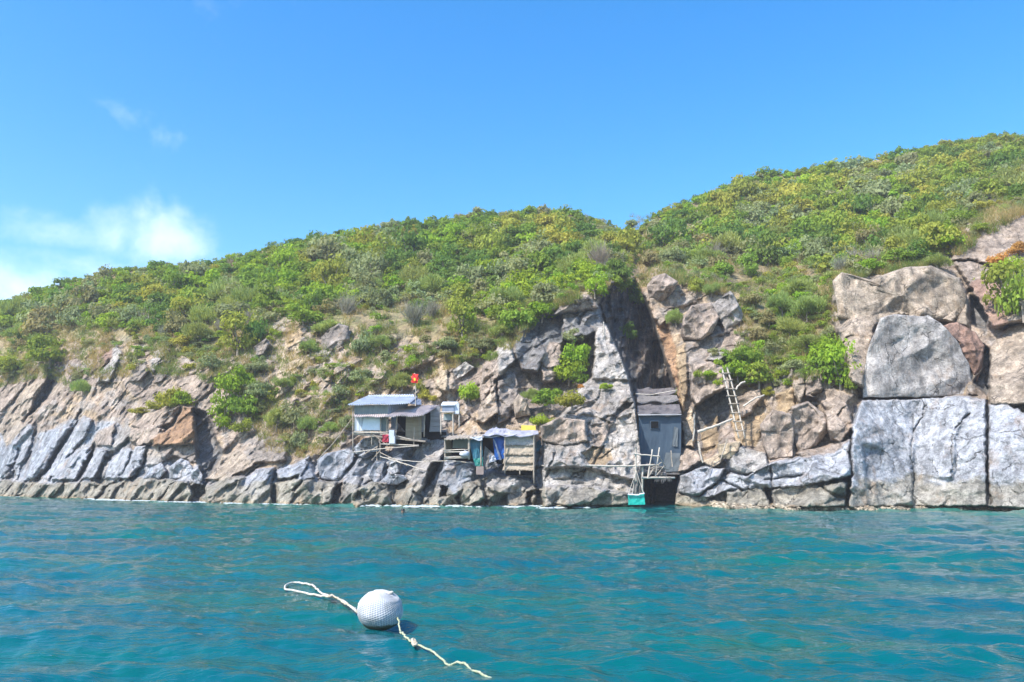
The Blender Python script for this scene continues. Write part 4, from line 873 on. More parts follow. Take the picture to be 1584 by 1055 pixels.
for (sp, lev, lm), ids in buck.items():
    ids.sort(key=lambda q: cand[q][0]); nb_ = len(ids)
    for q, i_ in enumerate(ids):
        pre = '' if nb_ == 1 else ('left hand ' if q == 0 else 'right hand ') if nb_ == 2 else ['leftmost ', 'middle ', 'rightmost ', 'far right ', 'last '][min(q, 4)] if nb_ == 3 else ['leftmost ', 'second from left ', 'third from left ', 'fourth from left ', 'fifth from left ', 'sixth from left '][min(q, 5)]
        u, v = cand[i_]; w_ = sizes[i_] * 1.15
        plant(u, v + 4, w_, w_ * rng.uniform(.65, 1.0), sp, pre + SPEC[sp][1] + ' shrub ' + lev + ' ' + lm.replace('the left end of the broad boulder', 'the broad boulder'), 'shrubs of the hillside canopy')
# remaining canopy as one mass of foliage
POOL = [crown_np(400 + q, nl=6 + q % 4, per=52, leaf=.155, flat=.8, tall=.8 + .1 * (q % 5)) for q in range(16)]
FPOOL = [feather_np(440 + q, 260, .04) for q in range(4)]; TPOOL = [twig_np(450 + q, 60, .02) for q in range(3)]
Vs, Fs, Cs, n = [], [], [], 0
def add_pool(u, v, w_, h_, sp, yo=0):
    global n
    Y = surfY(u, v) - .1 + yo; p = W(u, v, Y); s = w_ / 2 * Y / FPX; h = h_ * Y / FPX
    if sp == 'f': V, F, K, _ = FPOOL[rng.integers(4)]; zf = 1.35
    elif sp == 'w': V, F, K = TPOOL[rng.integers(3)]; zf = 1.3
    else: V, F, K, _ = POOL[rng.integers(16)]; zf = 1.25
    a = rng.uniform(0, 6.28); c, s_ = math.cos(a), math.sin(a)
    Vx = np.stack([(V[:, 0] * c - V[:, 1] * s_) * s, (V[:, 0] * s_ + V[:, 1] * c) * s, V[:, 2] * h / zf], 1) + p
    cc = np.array(SPEC[sp][0]) * rng.uniform(.92, 1.08) * np.array([rng.uniform(.85, 1.15), 1, 1])
    Vs.append(Vx); Fs.append(F + n); Cs.append(K[:, None] * cc); n += len(V)
for i_ in order[n_ind:]:
    u, v = cand[i_]; add_pool(u, v + 3, sizes[i_] * 1.25, sizes[i_] * rng.uniform(.6, 1.05), specs[i_])
# twiggy little ones on the skyline
for u in np.arange(-10, 1600, 5.2):
    if rng.random() < .7: add_pool(u + rng.uniform(-3, 3), float(ip(u, SKY_V)) + 3 + rng.uniform(0, 5), rng.uniform(8, 17), rng.uniform(7, 15), rng.choice(['g', 'o', 'd', 's', 'f'], p=[.35, .15, .25, .15, .1]))
# low scrub scattered between canopy and rock
VC = [(-320, 600), (0, 590), (60, 575), (110, 590), (180, 575), (240, 570), (300, 575), (340, 590), (380, 620), (410, 690), (480, 700), (530, 680), (560, 615), (620, 600), (700, 560), (745, 560), (790, 530), (850, 470), (960, 440), (1000, 435), (1050, 430), (1120, 450), (1160, 600), (1200, 575), (1290, 590), (1300, 430), (1470, 395), (1600, 310), (1900, 300)]
for t in range(1500):
    u = rng.uniform(-20, 1600); a, b = float(ip(u, VD)), float(ip(u, VC))
    if b - a < 6: continue
    v = rng.uniform(a - 4, b); 
    if fbm(np.array([u / 28.]), np.array([v / 20.]), 501, 2)[0] < (.28 if (385 < u < 545 and v > 560) or (1120 < u < 1290 and v > 410) else .46): continue
    if any((u - c) ** 2 / 30 ** 2 + (v - d_) ** 2 / 24 ** 2 < 1 for c, d_ in ((518, 535), (170, 560), (445, 545), (250, 560), (1130, 640), (355, 600))): continue
    add_pool(u, v, rng.uniform(10, 26), rng.uniform(7, 17), rng.choice(['f', 's', 'k', 'g', 'o', 'w', 'b'], p=[.28, .18, .18, .12, .1, .07, .07]))
for t in range(130):
    v = rng.uniform(420, 585); u = np.interp(v, [420, 585], [1215, 1265]) + rng.normal(0, 26)
    if u < 1292: add_pool(u, v, rng.uniform(14, 32), rng.uniform(11, 22), rng.choice(['f', 'b', 'g', 's'], p=[.5, .22, .16, .12]))
for t in range(60):
    v = rng.uniform(545, 600); u = rng.normal(1155, 24)
    add_pool(u, v, rng.uniform(14, 26), rng.uniform(10, 18), rng.choice(['f', 'b', 'g', 's'], p=[.3, .32, .26, .12]))
o = link('shrub_canopy', mesh_np('shrub_canopy', np.concatenate(Vs), np.concatenate(Fs), M_LEAF, False, {'leafcol': np.concatenate(Cs)}))
tag(o, 'dense green and olive scrub covering the hillside up to the skyline', 'scrub', kind='stuff')
# dry grass
def grass():
    us, vs_ = [], []
    while len(us) < 15000:
        u = rng.uniform(-30, 1610, 4000); a = ip(u, VD) - 26; b = ip(u, VC) + 10; v = a + (b - a) * rng.random(4000)
        k_ = (b - a > 12) & (fbm(u / 24, v / 16, 601, 3) > .42); us += list(u[k_]); vs_ += list(v[k_])
    us = np.array(us); vs_ = np.array(vs_)
    c = np.clip(np.searchsorted(UG, us), 0, len(UG) - 1); r = np.clip((vs_ - VG[0, c]) / (VG[-1, c] - VG[0, c]) * (NV - 1), 0, NV - 1).astype(int)
    P = W(us, vs_, Yg[r, c] - .03); nb = 9; P = np.repeat(P, nb, 0) + rng.normal(0, .12, (len(us) * nb, 3)) * (1, 1, .3); m_ = len(P)
    h = rng.uniform(.18, .55, m_); lean = rng.normal(0, .18, (m_, 2)); w_ = rng.uniform(.012, .028, m_); an = rng.uniform(0, 3.14, m_)
    sx_ = np.stack([np.cos(an) * w_, np.sin(an) * w_, np.zeros(m_)], 1); T_ = P + np.stack([lean[:, 0], lean[:, 1] - .08, h], 1)
    V = np.stack([P - sx_, P + sx_, T_], 1).reshape(-1, 3)
    g1 = np.repeat(fbm(us / 18, vs_ / 14, 640, 3), nb); t_ = sstep((g1 + rng.normal(0, .12, m_) - .4) * 5)[:, None]
    cc = np.array((.46, .36, .17)) * (1 - t_) + np.array((.20, .27, .07)) * t_; cc = cc * rng.uniform(.75, 1.2, (m_, 1))
    o = link('dry_grass', mesh_np('dry_grass', V, np.arange(m_ * 3).reshape(-1, 3), M_LEAF, False, {'leafcol': np.repeat(cc, 3, 0)}))
    tag(o, 'straw coloured and pale green grass on the slope between scrub and cliff', 'grass', kind='stuff')
grass()

# ------------------------------------------------------------------ materials for the huts
def sheet_metal(name, c1, c2, rust=.3):
    m, nt, bs, out = mat_base(name)
    tcn = N(nt, 'ShaderNodeTexCoord'); v = tcn.outputs['Object']
    a = noise(nt, 1.6, 6, .65, v, stretch=(1, 1, .5)); c = ramp(nt, a, [(.35, c2), (.65, c1)])
    r_ = noise(nt, 3.5, 7, .7, v); mr_ = N(nt, 'ShaderNodeMapRange'); mr_.inputs['From Min'].default_value = .58; mr_.inputs['From Max'].default_value = .7; mr_.inputs['To Max'].default_value = rust
    nt.links.new(r_, mr_.inputs[0]); c = mixc(nt, mr_.outputs[0], c, (.26, .17, .11))
    nt.links.new(c, bs.inputs['Base Color']); bs.inputs['Roughness'].default_value = .6; bs.inputs['Metallic'].default_value = .1
    return m
M_ROOFG = sheet_metal('roof_sheet', (.56, .60, .67), (.42, .46, .53)); M_ROOFB = sheet_metal('brown_roof_sheet', (.58, .50, .48), (.42, .36, .35), .4)
M_ROOFD = sheet_metal('shaded_brown_roof', (.17, .15, .145), (.10, .09, .09), .4); M_GREENW = sheet_metal('green_grey_sheet', (.30, .36, .36), (.20, .26, .27), .2); M_BLUEG = sheet_metal('blue_grey_sheet', (.26, .31, .40), (.18, .22, .30), .2)  # M_ROOFD: chasm hut roof darkened to look dim and shaded
M_WHITE = simple('white_board', (.62, .66, .72), (.48, .52, .58), .6, 2, .1); M_WHITE2 = simple('bright_white_sheet', (.74, .80, .86), (.64, .70, .77), .5, 1.5, .1)
M_GREYP = simple('grey_planks', (.36, .36, .37), (.24, .24, .25), .8, 2, .3, stretch=(.4, 1, 6)); M_DARK = simple('interior_shade', (.012, .011, .010), (.007, .007, .007), 1.0, 2, 0); M_DARK.node_tree.nodes['Principled BSDF'].inputs['Specular IOR Level'].default_value = .05  # M_DARK: near black standing in for unlit space in and under the huts
M_WOOD = simple('weathered_wood', (.42, .36, .29), (.26, .21, .16), .85, 6, .4); M_PALEW = simple('bleached_pole', (.58, .52, .44), (.40, .34, .27), .8, 7, .4)
M_DOOR = simple('tan_board', (.34, .28, .19), (.24, .19, .13), .8, 2.5, .2, stretch=(.5, 1, 4)); M_RED = simple('red_cloth', (.45, .03, .06), (.25, .02, .05), .8, 5, .2)
M_BLUE = simple('blue_tarp', (.006, .085, .34), (.004, .05, .22), .5, 3, .5); M_TEAL = simple('teal_tarp', (.02, .14, .20), (.015, .09, .14), .5, 2, .4); M_GRNT = simple('green_tarp', (.005, .20, .16), (.004, .13, .11), .5, 3, .3)
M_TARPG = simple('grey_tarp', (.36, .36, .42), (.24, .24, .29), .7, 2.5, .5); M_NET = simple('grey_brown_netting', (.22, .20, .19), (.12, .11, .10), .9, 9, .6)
M_THATCH = simple('thatch', (.52, .43, .33), (.30, .24, .17), .95, 9, .8, stretch=(3, 3, .5)); M_THATG = simple('grey_thatch', (.50, .47, .45), (.32, .29, .27), .95, 9, .8, stretch=(3, 3, .5))
M_YEL = simple('yellow_board', (.80, .62, .10), (.70, .52, .07), .5, 2, .05); M_WALL = simple('shaded_blue_wall', (.055, .088, .125), (.036, .060, .092), .8, 1.3, .15); M_WALLL = simple('light_grey_panel', (.15, .17, .18), (.10, .115, .125), .8, 1.6, .15)  # M_WALL: darkened to carry the shadow of the rock beside it
M_TEALB = simple('teal_box', (.0, .42, .33), (.0, .34, .27), .5, 2, .1); M_PINK = simple('brown_block', (.33, .25, .22), (.24, .18, .16), .85, 4, .3); M_ROPE = simple('rope', (.62, .54, .42), (.42, .34, .24), .85, 30, .3)
M_ROPEW = simple('white_rope', (.66, .60, .52), (.48, .42, .34), .8, 26, .3); M_ROPEG = simple('algae_rope', (.50, .50, .34), (.30, .34, .20), .85, 30, .3); M_FLAGR = simple('flag_red', (.72, .03, .02), (.6, .02, .02), .7, 2, .05); M_FLAGY = simple('flag_yellow', (.95, .55, .02), (.9, .45, .02), .7, 2, .05)
M_CLOTH = simple('white_cloth', (.58, .60, .66), (.42, .44, .52), .8, 4, .4)

def sheet(name, corners, mat, parent, th=.03, label=None, **k):
    V, F = sheetVF([W(*q) for q in corners], th, **k); return part(name, V, F, mat, parent, False, label=label)
def pole(name, pts, r, mat, parent, curve=True, label=None, wob=.004, n=6):
    P = [W(*q) for q in pts]
    P = curve_pts(P, 5) if curve and len(P) > 2 else np.linspace(P[0], P[-1], 6) if len(P) == 2 else np.array(P)
    P = P + np.concatenate([np.zeros((1, 3)), rng.normal(0, wob * 2, (len(P) - 2, 3)), np.zeros((1, 3))])
    V, F = tubeVF(P, np.linspace(r, r * .8, len(P)), n, wob * .4); return part(name, V, F, mat, parent, True, label=label)
def pole_thing(name, pts, r, mat, label, cat, group=None, curve=True):
    P0 = W(*pts[0]); P = [W(*q) for q in pts]; P = curve_pts(P, 5) if curve and len(P) > 2 else np.linspace(P[0], P[-1], 8) if len(P) == 2 else np.array(P)
    P[1:-1] += rng.normal(0, .012, P[1:-1].shape)
    V, F = tubeVF(P, np.linspace(r, r * .8, len(P)), 7); o = link(name, mesh_np(name, V - P0, F, mat, True), None, P0); return tag(o, label, cat, group)

# ---- upper tin roofed shack
YA = 53.0
sh = thing('tin_roofed_shack', W(610, 690, YA), 'ramshackle shack with grey tin roof and brown awning on poles above the rocks', 'shack')
sheet('wall', [(548,667,YA),(601,667,YA),(601,626,YA),(548,627,YA)], M_GREENW, sh, .05, corr=26, amp=.018, label='green grey corrugated upper wall')
sheet('wall', [(601,641,YA-.02),(628,632,YA+1.2),(634,621,YA+1.2),(601,626,YA-.02)], M_BLUEG, sh, .05, corr=10, amp=.02, label='blue grey gable sheet')
sheet('wall', [(640,684,YA+1.8),(682,672,YA+1.8),(678,628,YA+1.8),(598,632,YA+1.8)], M_DARK, sh, .05, label='back wall painted black as interior shade')  # wall sheet in near black paints the shack's dark interior
sheet('white_panel', [(549,666.5,YA-.10),(590,666,YA-.10),(590,644,YA-.10),(549,644,YA-.10)], M_WHITE, sh, .03, corr=9, amp=.01)
sheet('white_panel', [(559,665,YA-.17),(590,665.5,YA-.17),(590,646,YA-.17),(563,645,YA-.17)], M_WHITE2, sh, .02, rough=.03, label='bright white sheet')
sheet('roof', [(538,626,YA-.5),(634,623.5,YA-.5),(646,613,YA+2.6),(568,613,YA+2.6)], M_ROOFG, sh, .05, corr=28, amp=.03, rough=.05)
sheet('roof', [(566,614,YA+2.4),(640,613,YA+2.4),(641,610,YA+3.2),(570,611,YA+3.2)], M_WHITE, sh, .05, corr=18, amp=.03, label='whitish ridge sheet')
sheet('roof', [(634,624,YA-.3),(652,626,YA+1.5),(651,618,YA+2.4),(638,614,YA+2.4)], M_BLUEG, sh, .05, rough=.05, label='dark folded roof corner')
sheet('awning', [(547,644.5,YA-.75),(601,644,YA-.75),(601,640,YA+.05),(548,640.5,YA+.05)], M_ROOFB, sh, .04, corr=16, amp=.025, rough=.05)
sheet('awning', [(596,644,YA-1.0),(655,642,YA-1.0),(681,626,YA+1.8),(630,628,YA+1.8)], M_ROOFB, sh, .05, corr=18, amp=.035, rough=.08, label='brown corrugated awning')
sheet('door', [(627,682,YA+.2),(652,683,YA+.2),(652,643,YA+.2),(628,643,YA+.2)], M_DOOR, sh, .05, corr=4, amp=.012, label='tan board door')
sheet('wall', [(590,668,YA+.1),(599,668,YA+.1),(599,642,YA+.1),(590,642,YA+.1)], M_DOOR, sh, .04, label='brown board strip')
sheet('curtain', [(605,663,YA+.9),(615,663,YA+.9),(615,645,YA+.9),(605,645,YA+.9)], M_BLUEG, sh, .02, rough=.06, label='hanging blue grey sheet')
sheet('wall', [(664,668,YA+1.1),(681,668,YA+1.3),(680,627,YA+1.7),(667,634,YA+1.1)], M_GREYP, sh, .05, corr=0, rough=.03, label='grey plank side wall')
for q in range(5): sheet('plank', [(666,667-8*q,YA+1.0),(681,667.5-8*q,YA+1.2),(681,660.5-8*q,YA+1.2),(666,660-8*q,YA+1.0)], M_GREYP, sh, .03)
sheet('wall', [(652,668,YA+.7),(657,668,YA+.7),(657,641,YA+.7),(652,642,YA+.7)], M_GREYP, sh, .04, label='narrow grey post board')
sheet('floor_deck', [(546,670,YA-.3),(658,682,YA-.3),(662,678,YA+1.7),(548,666,YA+1.7)], M_WOOD, sh, .09)
sheet('underdeck_shade', [(590,690,YA+1.5),(690,690,YA+1.5),(690,668,YA+1.5),(590,668,YA+1.5)], M_DARK, sh, .1, label='black sheet painted as shade under the deck')  # black sheet stands in for the shade beneath the deck
for (a, b_, c_, d_, r_) in [(546,629,546,700,.045), (589,644,588,712,.05), (599,643,598,690,.06), (614,645,612,680,.05), (641,660,640,692,.04), (657,642,656,676,.05), (575,668,575,690,.04)]:
    pole('post', [(a, b_, YA - .2), (c_, d_, YA - .2)], r_, M_WOOD, sh)
for pts, r_ in [([(547,669,YA-.35),(600,669,YA-.35)], .06), ([(588,672,YA-.5),(603,672,YA-.5),(640,681,YA-.5)], .035), ([(589,687,YA-.6),(648,689,YA-.6)], .05), ([(545,700,YA-.7),(600,693,YA-.7),(648,690,YA-.7)], .035)]: pole('rail', pts, r_, M_PALEW, sh)
for pts in [[(560,705,YA-.5),(585,690,YA-.5)], [(575,712,YA-.4),(588,697,YA-.4)], [(583,712,YA-.4),(583,690,YA-.4)], [(630,720,YA-1),(588,700,YA-.6)], [(600,690,YA-.4),(575,670,YA-.3)]]: pole('brace', pts, .035, M_WOOD, sh)
clo = thing('hanging_cloth', W(596, 684, YA - .45), 'dark red cloth hanging on the rail under the tin roofed shack', 'cloth'); sheet('cloth', [(591,684,YA-.6),(601,684,YA-.6),(601,672,YA-.6),(592,672,YA-.6)], M_RED, clo, .02, rough=.08)
bx_ = thing('storage_bin', W(607, 686, YA - .5), 'white plastic bin standing at the shack door', 'bin')
for q, (z0, z1, m_) in enumerate([(686,675,M_WHITE),(674.5,666,M_WHITE)]):
    a_ = W(602 if q == 0 else 601.5, z0, YA-.8); b_ = W(612.5 if q == 0 else 611.5, z1, YA-.3); V, F = boxVF((a_[0], YA-.85, a_[2]), (b_[0], YA-.3, b_[2])); part('bin_body' if q == 0 else 'bin_lid', V, F, m_, bx_)
# flag
fl = thing('flag_pole', W(642, 640, YA + .3), 'thin pole with a small red and yellow flag rising above the shack roof', 'flag')
pole('pole', [(642.5,628,YA-.3),(643,605,YA-.3),(641.5,577,YA-.3)], .03, M_PALEW, fl)
fc = [W(636,586,YA-.35), W(647,588,YA-.6), W(648,579,YA-.6), W(637,577,YA-.35)]
fc = [W(636.5,592,YA-.35), W(646,593,YA-.7), W(648,579,YA-.7), W(637,578,YA-.35)]
V, F = sheetVF(fc, .012, nu=18, nv=14, rough=.14, k=5); fo = part('flag_cloth', V, F, M_FLAGR, fl, True)
cen = (np.array(fc).mean(0)); ux = (fc[1] - fc[0]) / np.linalg.norm(fc[1] - fc[0]); uz = np.array([0, 0, 1.]); nn = np.array([0, -1., 0])
st = [cen - uz * .08 + (.14 if q % 2 == 0 else .07) * (math.sin(q * math.pi / 5) * ux + math.cos(q * math.pi / 5) * uz) - np.array([0, .16, 0]) for q in range(10)] + [cen - uz * .08 - np.array([0, .17, 0])]
part('star', np.array(st), np.array([[q, (q + 1) % 10, 10] for q in range(10)]), M_FLAGY, fl)
# water box on its stand
wb = thing('water_box', W(696, 641, YA + .5), 'small blue box with a white lid on a pole stand right of the shack', 'box')
def box_px(name, u0, v0, u1, v1, Y0, dy, mat, parent, label=None):
    a_ = W(u0, v1, Y0); b_ = W(u1, v0, Y0); V, F = boxVF((a_[0], Y0, a_[2]), (b_[0], Y0 + dy, b_[2])); return part(name, V, F, mat, parent, label=label)
box_px('body', 684, 626, 702, 636.5, YA, .9, M_BLUEG, wb); box_px('side_sheet', 702, 624, 710, 640, YA + .1, .8, M_WHITE, wb); sheet('lid', [(682,626.5,YA-.1),(704,626,YA-.1),(709,621.5,YA+1.1),(685,621.5,YA+1.1)], M_WHITE2, wb, .05)
for a, b_, c_, d_ in [(682,637,682,672), (701,637,701,676), (710,640,710,662)]: pole('leg', [(a, b_, YA), (c_, d_, YA)], .05, M_PALEW, wb)
pole('rail', [(680,637.5,YA-.05),(704,637.5,YA-.05)], .05, M_PALEW, wb); box_px('back_board', 686, 640, 700, 650, YA + .5, .05, M_GREENW, wb)

# ---- lower hut
YB = 50.0
hb_ = thing('thatched_hut', W(775, 730, YB), 'low hut on the rocks with blue tarp, patched grey roof and thatched front wall', 'hut')
for q, (v0, v1) in enumerate([(688.5,672.5),(703,687.5),(716,702),(727,715)]):
    sheet('thatch_wall', [(779 - q*.6,v0,YB-.12-.05*q),(825 + q*.8,v0,YB-.12-.05*q),(824,v1,YB),(781,v1,YB)], M_THATG if q == 0 else M_THATCH, hb_, .05, nu=160, rough=.07, fray=.07, k=q, label='greyish top thatch row' if q == 0 else None)
sheet('wall', [(826,728,YB),(834,706,YB+1.8),(834,670,YB+1.8),(824,671,YB)], M_GREYP, hb_, .05, rough=.03, label='grey side wall'); sheet('wall', [(688,711,YB+1.6),(826,722,YB+1.6),(826,670,YB+1.6),(688,676,YB+1.6)], M_DARK, hb_, .05, label='back wall painted black as interior shade')  # back wall blackened to paint the unlit inside of the hut
sheet('roof', [(745,676,YB-.4),(833,672,YB-.4),(832,666,YB+1.8),(758,664,YB+1.8)], M_TARPG, hb_, .05, rough=.16, label='grey patched tarp roof'); sheet('roof', [(746,674,YB-.5),(800,673,YB-.5),(782,662,YB+.6),(762,662,YB+.6)], M_TARPG, hb_, .04, rough=.15, label='peaked tarp fold')
sheet('roof', [(687,679.5,YB-.5),(748,676,YB-.5),(752,671,YB+1.6),(695,674,YB+1.6)], M_WOOD, hb_, .06, corr=11, amp=.02, rough=.05, label='thin pale board roof'); sheet('tarp', [(740,682,YB-.52),(746,681,YB-.52),(746,675,YB-.5),(726,676,YB-.5)], M_CLOTH, hb_, .02, rough=.05, label='pale tarp edge')
sheet('blue_tarp', [(766,712,YB-.1),(781,709,YB-.1),(781,676,YB-.05),(762,676,YB-.05)], M_BLUE, hb_, .02, rough=.12); sheet('blue_tarp', [(773,712,YB-.25),(776,711,YB-.25),(766,682,YB-.15),(762,677,YB-.15)], M_BLUEG, hb_, .02, rough=.06, label='paler folded tarp edge')
sheet('teal_tarp', [(734,721,YB-.2),(747,721,YB-.2),(746,676,YB-.1),(725,677,YB-.1)], M_TEAL, hb_, .02, rough=.1); sheet('green_tarp', [(736,721,YB-.3),(747,721,YB-.3),(747,707,YB-.25),(732,710,YB-.25)], M_GRNT, hb_, .02, rough=.05)
sheet('netting', [(746,728,YB-.1),(770,722,YB-.1),(764,702,YB),(750,690,YB)], M_NET, hb_, .03, rough=.3); sheet('netting', [(757,716,YB-.2),(768,712,YB-.2),(764,704,YB-.1),(757,703,YB-.1)], M_CLOTH, hb_, .03, rough=.2, label='bundle of pale netting')
sheet('panel', [(700,693,YB+1.2),(724,693,YB+1.2),(724,679,YB+1.2),(701,680,YB+1.2)], M_GREENW, hb_, .04, label='grey green panel in the open shed'); sheet('wall', [(688,711,YB),(698,711,YB+1.5),(699,677,YB+1.5),(688,678,YB)], M_DOOR, hb_, .04, label='brown end wall')
for a, v0, v1, r_ in [(688.5,679,712,.05), (725.5,677,711,.09), (744,677,722,.05), (781,673,732,.05), (826,671,748,.06), (804,727,734,.045)]: pole('post', [(a, v0, YB - .3), (a, v1, YB - .3)], r_, M_WOOD, hb_)
for v in (696.5, 699.5, 707, 709): pole('shelf_pole', [(687, v, YB - .35), (726, v - 1, YB - .35)], .035, M_PALEW, hb_)
sheet('painted_base_shade', [(782,735,YB+.4),(826,735,YB+.4),(826,727,YB+.4),(782,727,YB+.4)], M_DARK, hb_, .05)  # black strip painted as shade below the thatch front
cb = thing('cloth_bundle', W(719, 707, YB - .4), 'white cloth bundle lying on the shelf of the open shed', 'bundle')
g_ = np.random.default_rng(5); th_, ph_ = np.meshgrid(np.linspace(0, math.pi, 12), np.arange(18) * 2 * math.pi / 18, indexing='ij')
rr_ = 1 + (fbm(th_ * 2, np.cos(ph_) * 2 + 3, 7, 3) - .5) * .6; V = np.stack([.30 * rr_ * np.sin(th_) * np.cos(ph_), .22 * rr_ * np.sin(th_) * np.sin(ph_), .18 * rr_ * np.cos(th_)], -1).reshape(-1, 3) + W(719, 702, YB - .45)
F = [[i_ * 18 + j_, i_ * 18 + (j_ + 1) % 18, (i_ + 1) * 18 + (j_ + 1) % 18, (i_ + 1) * 18 + j_] for i_ in range(11) for j_ in range(18)]; part('cloth', V, np.array(F), M_CLOTH, cb, True)
yb = thing('yellow_board', W(818, 667, YB + 1.9), 'bright yellow board standing behind the roof of the thatched hut', 'board'); sheet('board', [(806,668,YB+1.9),(829,668.5,YB+1.9),(828.5,658.5,YB+1.9),(806.5,657.5,YB+1.9)], M_YEL, yb, .04, rough=.01); pole('stake', [(809,675,YB+1.97),(809,660,YB+1.97)], .03, M_WOOD, yb); pole('stake', [(826,675,YB+1.97),(826,661,YB+1.97)], .03, M_WOOD, yb)
bb = thing('plaster_block', W(742, 736, YB - .4), 'small brown block below the green end of the tarp', 'block'); box_px('block', 736.5, 721.5, 748, 734, YB - .5, .5, M_PINK, bb)
tb = thing('side_tarp', W(836, 700, YB + 1.5), 'teal tarp scrap hanging on the right corner of the thatched hut', 'tarp'); sheet('tarp', [(830,700,YB+.9),(838,692,YB+1.2),(836,680,YB+1.2),(829,684,YB+.9)], M_TEAL, tb, .02, rough=.1)

# ---- grey hut filling the chasm
YC = 51.3
gh = thing('grey_chasm_hut', W(1020, 735, YC), 'slate blue boxy hut with one small dark window wedged into the chasm', 'hut')
sheet('wall', [(989,730,YC),(1025,731,YC),(1025,642,YC),(988,642,YC)], M_WALL, gh, .12, rough=.03); sheet('wall', [(1025,731,YC+.01),(1053,728,YC+.01),(1054,642,YC+.01),(1025,642,YC+.01)], M_WALL, gh, .12, rough=.03)
sheet('patched_panel', [(1024,730,YC-.09),(1052,729,YC-.09),(1052,701,YC-.09),(1030,700,YC-.09)], M_WALLL, gh, .04, rough=.03); sheet('worn_patch', [(1040,690,YC-.07),(1048,691,YC-.07),(1049,662,YC-.07),(1043,660,YC-.07)], M_WALLL, gh, .02, rough=.03)
fr_ = box_px('window', 1006, 650.5, 1019.5, 663.5, YC - .10, .06, M_WALL, gh); box_px('pane', 1007.3, 651.8, 1018.3, 662.3, YC - .13, .03, M_DARK, fr_)  # black front box paints the darkness of a window recess
sheet('roof_edge', [(987,642.6,YC-.3),(1054,641.6,YC-.3),(1054,640.2,YC-.25),(987,640.8,YC-.25)], M_GREYP, gh, .05, rough=.02); sheet('roof', [(986,641,YC-.25),(1054,640,YC-.25),(1050,624,YC+2.6),(985,627,YC+2.6)], M_ROOFD, gh, .06, rough=.22)
sheet('roof', [(985,623,YC+2.4),(1050,620,YC+2.4),(1046,611,YC+4.4),(986,612,YC+4.4)], M_NET, gh, .05, rough=.2, label='dark tarp layer above the roof'); sheet('roof', [(984,613,YC+4.2),(1046,608,YC+4.2),(1042,600,YC+6),(985,602,YC+6)], M_ROOFD, gh, .05, rough=.25, label='uppermost brown roof layer')
pole('roof_pole', [(983,609,YC+2.2),(1010,610,YC+2.2),(1048,603,YC+2.2)], .04, M_PALEW, gh)
a_ = W(986, 731, YC); b_ = W(1056, 729, YC); V, F = boxVF((a_[0], YC - .05, a_[2] - .12), (b_[0], YC + 9, a_[2])); part('floor', V, F, M_NET, gh); V, F = boxVF((a_[0], YC + 7.5, -1), (b_[0] + 1.5, YC + 7.7, a_[2])); part('shade_blocker', V, F, M_NET, gh)  # floor slab and rear block added to darken the cave mouth below
sf = thing('pole_scaffold', W(985, 765, 46.0), 'rickety scaffold of thin poles tied across the mouth of the chasm', 'scaffold')
YD = 46.0
for pts, r_ in [([(983.5,692,YD),(983.5,728,YD),(984,745,YD)], .055), ([(905,720,YD),(960,721,YD),(1014,719,YD)], .055), ([(980,702,YD-.1),(1000,704,YD),(1021,706,YD)], .045), ([(992,739,YD),(1044,739,YD+.2)], .07), ([(1002,740,YD),(1009,695,YD)], .045), ([(1014,736,YD+.3),(1020,692,YD+.3)], .045), ([(1003,738,YD),(1013,720,YD)], .035), ([(994,722,YD+.2),(994,762,YD+.2)], .06), ([(1030,722,YD+.8),(1018,704,YD+.4)], .035), ([(1040,722,YD+.9),(1038,697,YD+.9)], .035), ([(1012,718,YD),(1034,727,YD+.5)], .035), ([(1008,724,YD),(1024,715,YD)], .035), ([(1016,735,YD),(1028,720,YD+.3)], .035)]: pole('pole', pts, r_, M_PALEW if r_ > .04 else M_WOOD, sf)
for q in range(26):
    u = 1012 + 26 * random.random(); pole('frond', [(u, 738, YD + .1), (u + random.uniform(-3, 3), 738 + random.uniform(4, 11), YD + .1)], .014, M_NET, sf, wob=.002, n=4)
sheet('netting', [(994,732,YD+.5),(1030,738,YD+.5),(1028,722,YD+.9),(1000,716,YD+.7)], M_NET, sf, .03, rough=.4)
sheet('netting', [(978,765,YD+.35),(995,766,YD+.35),(990,722,YD+.3),(984,722,YD+.3)], M_NET, sf, .02, rough=.2, label='dark sheet hanging from the pole')
gb = thing('teal_net_box', W(985, 781, YD - .2), 'bright teal box with a white rim hanging over the water on cords', 'box')
sheet('body', [(973,781,YD-.25),(998,780.5,YD-.25),(996.5,764,YD-.2),(972.5,765,YD-.2)], M_TEALB, gb, .35, rough=.03); pole('rim', [(971,765,YD-.3),(985,765.5,YD-.3),(997,763,YD-.3)], .045, M_WHITE2, gb)
for pts in [[(972,765,YD-.25),(984,728,YD-.05)], [(996,764,YD-.25),(984,728,YD-.05)], [(978,765,YD-.2),(982,735,YD)]]: pole('cord', pts, .016, M_ROPEW, gb, wob=.001, n=4)

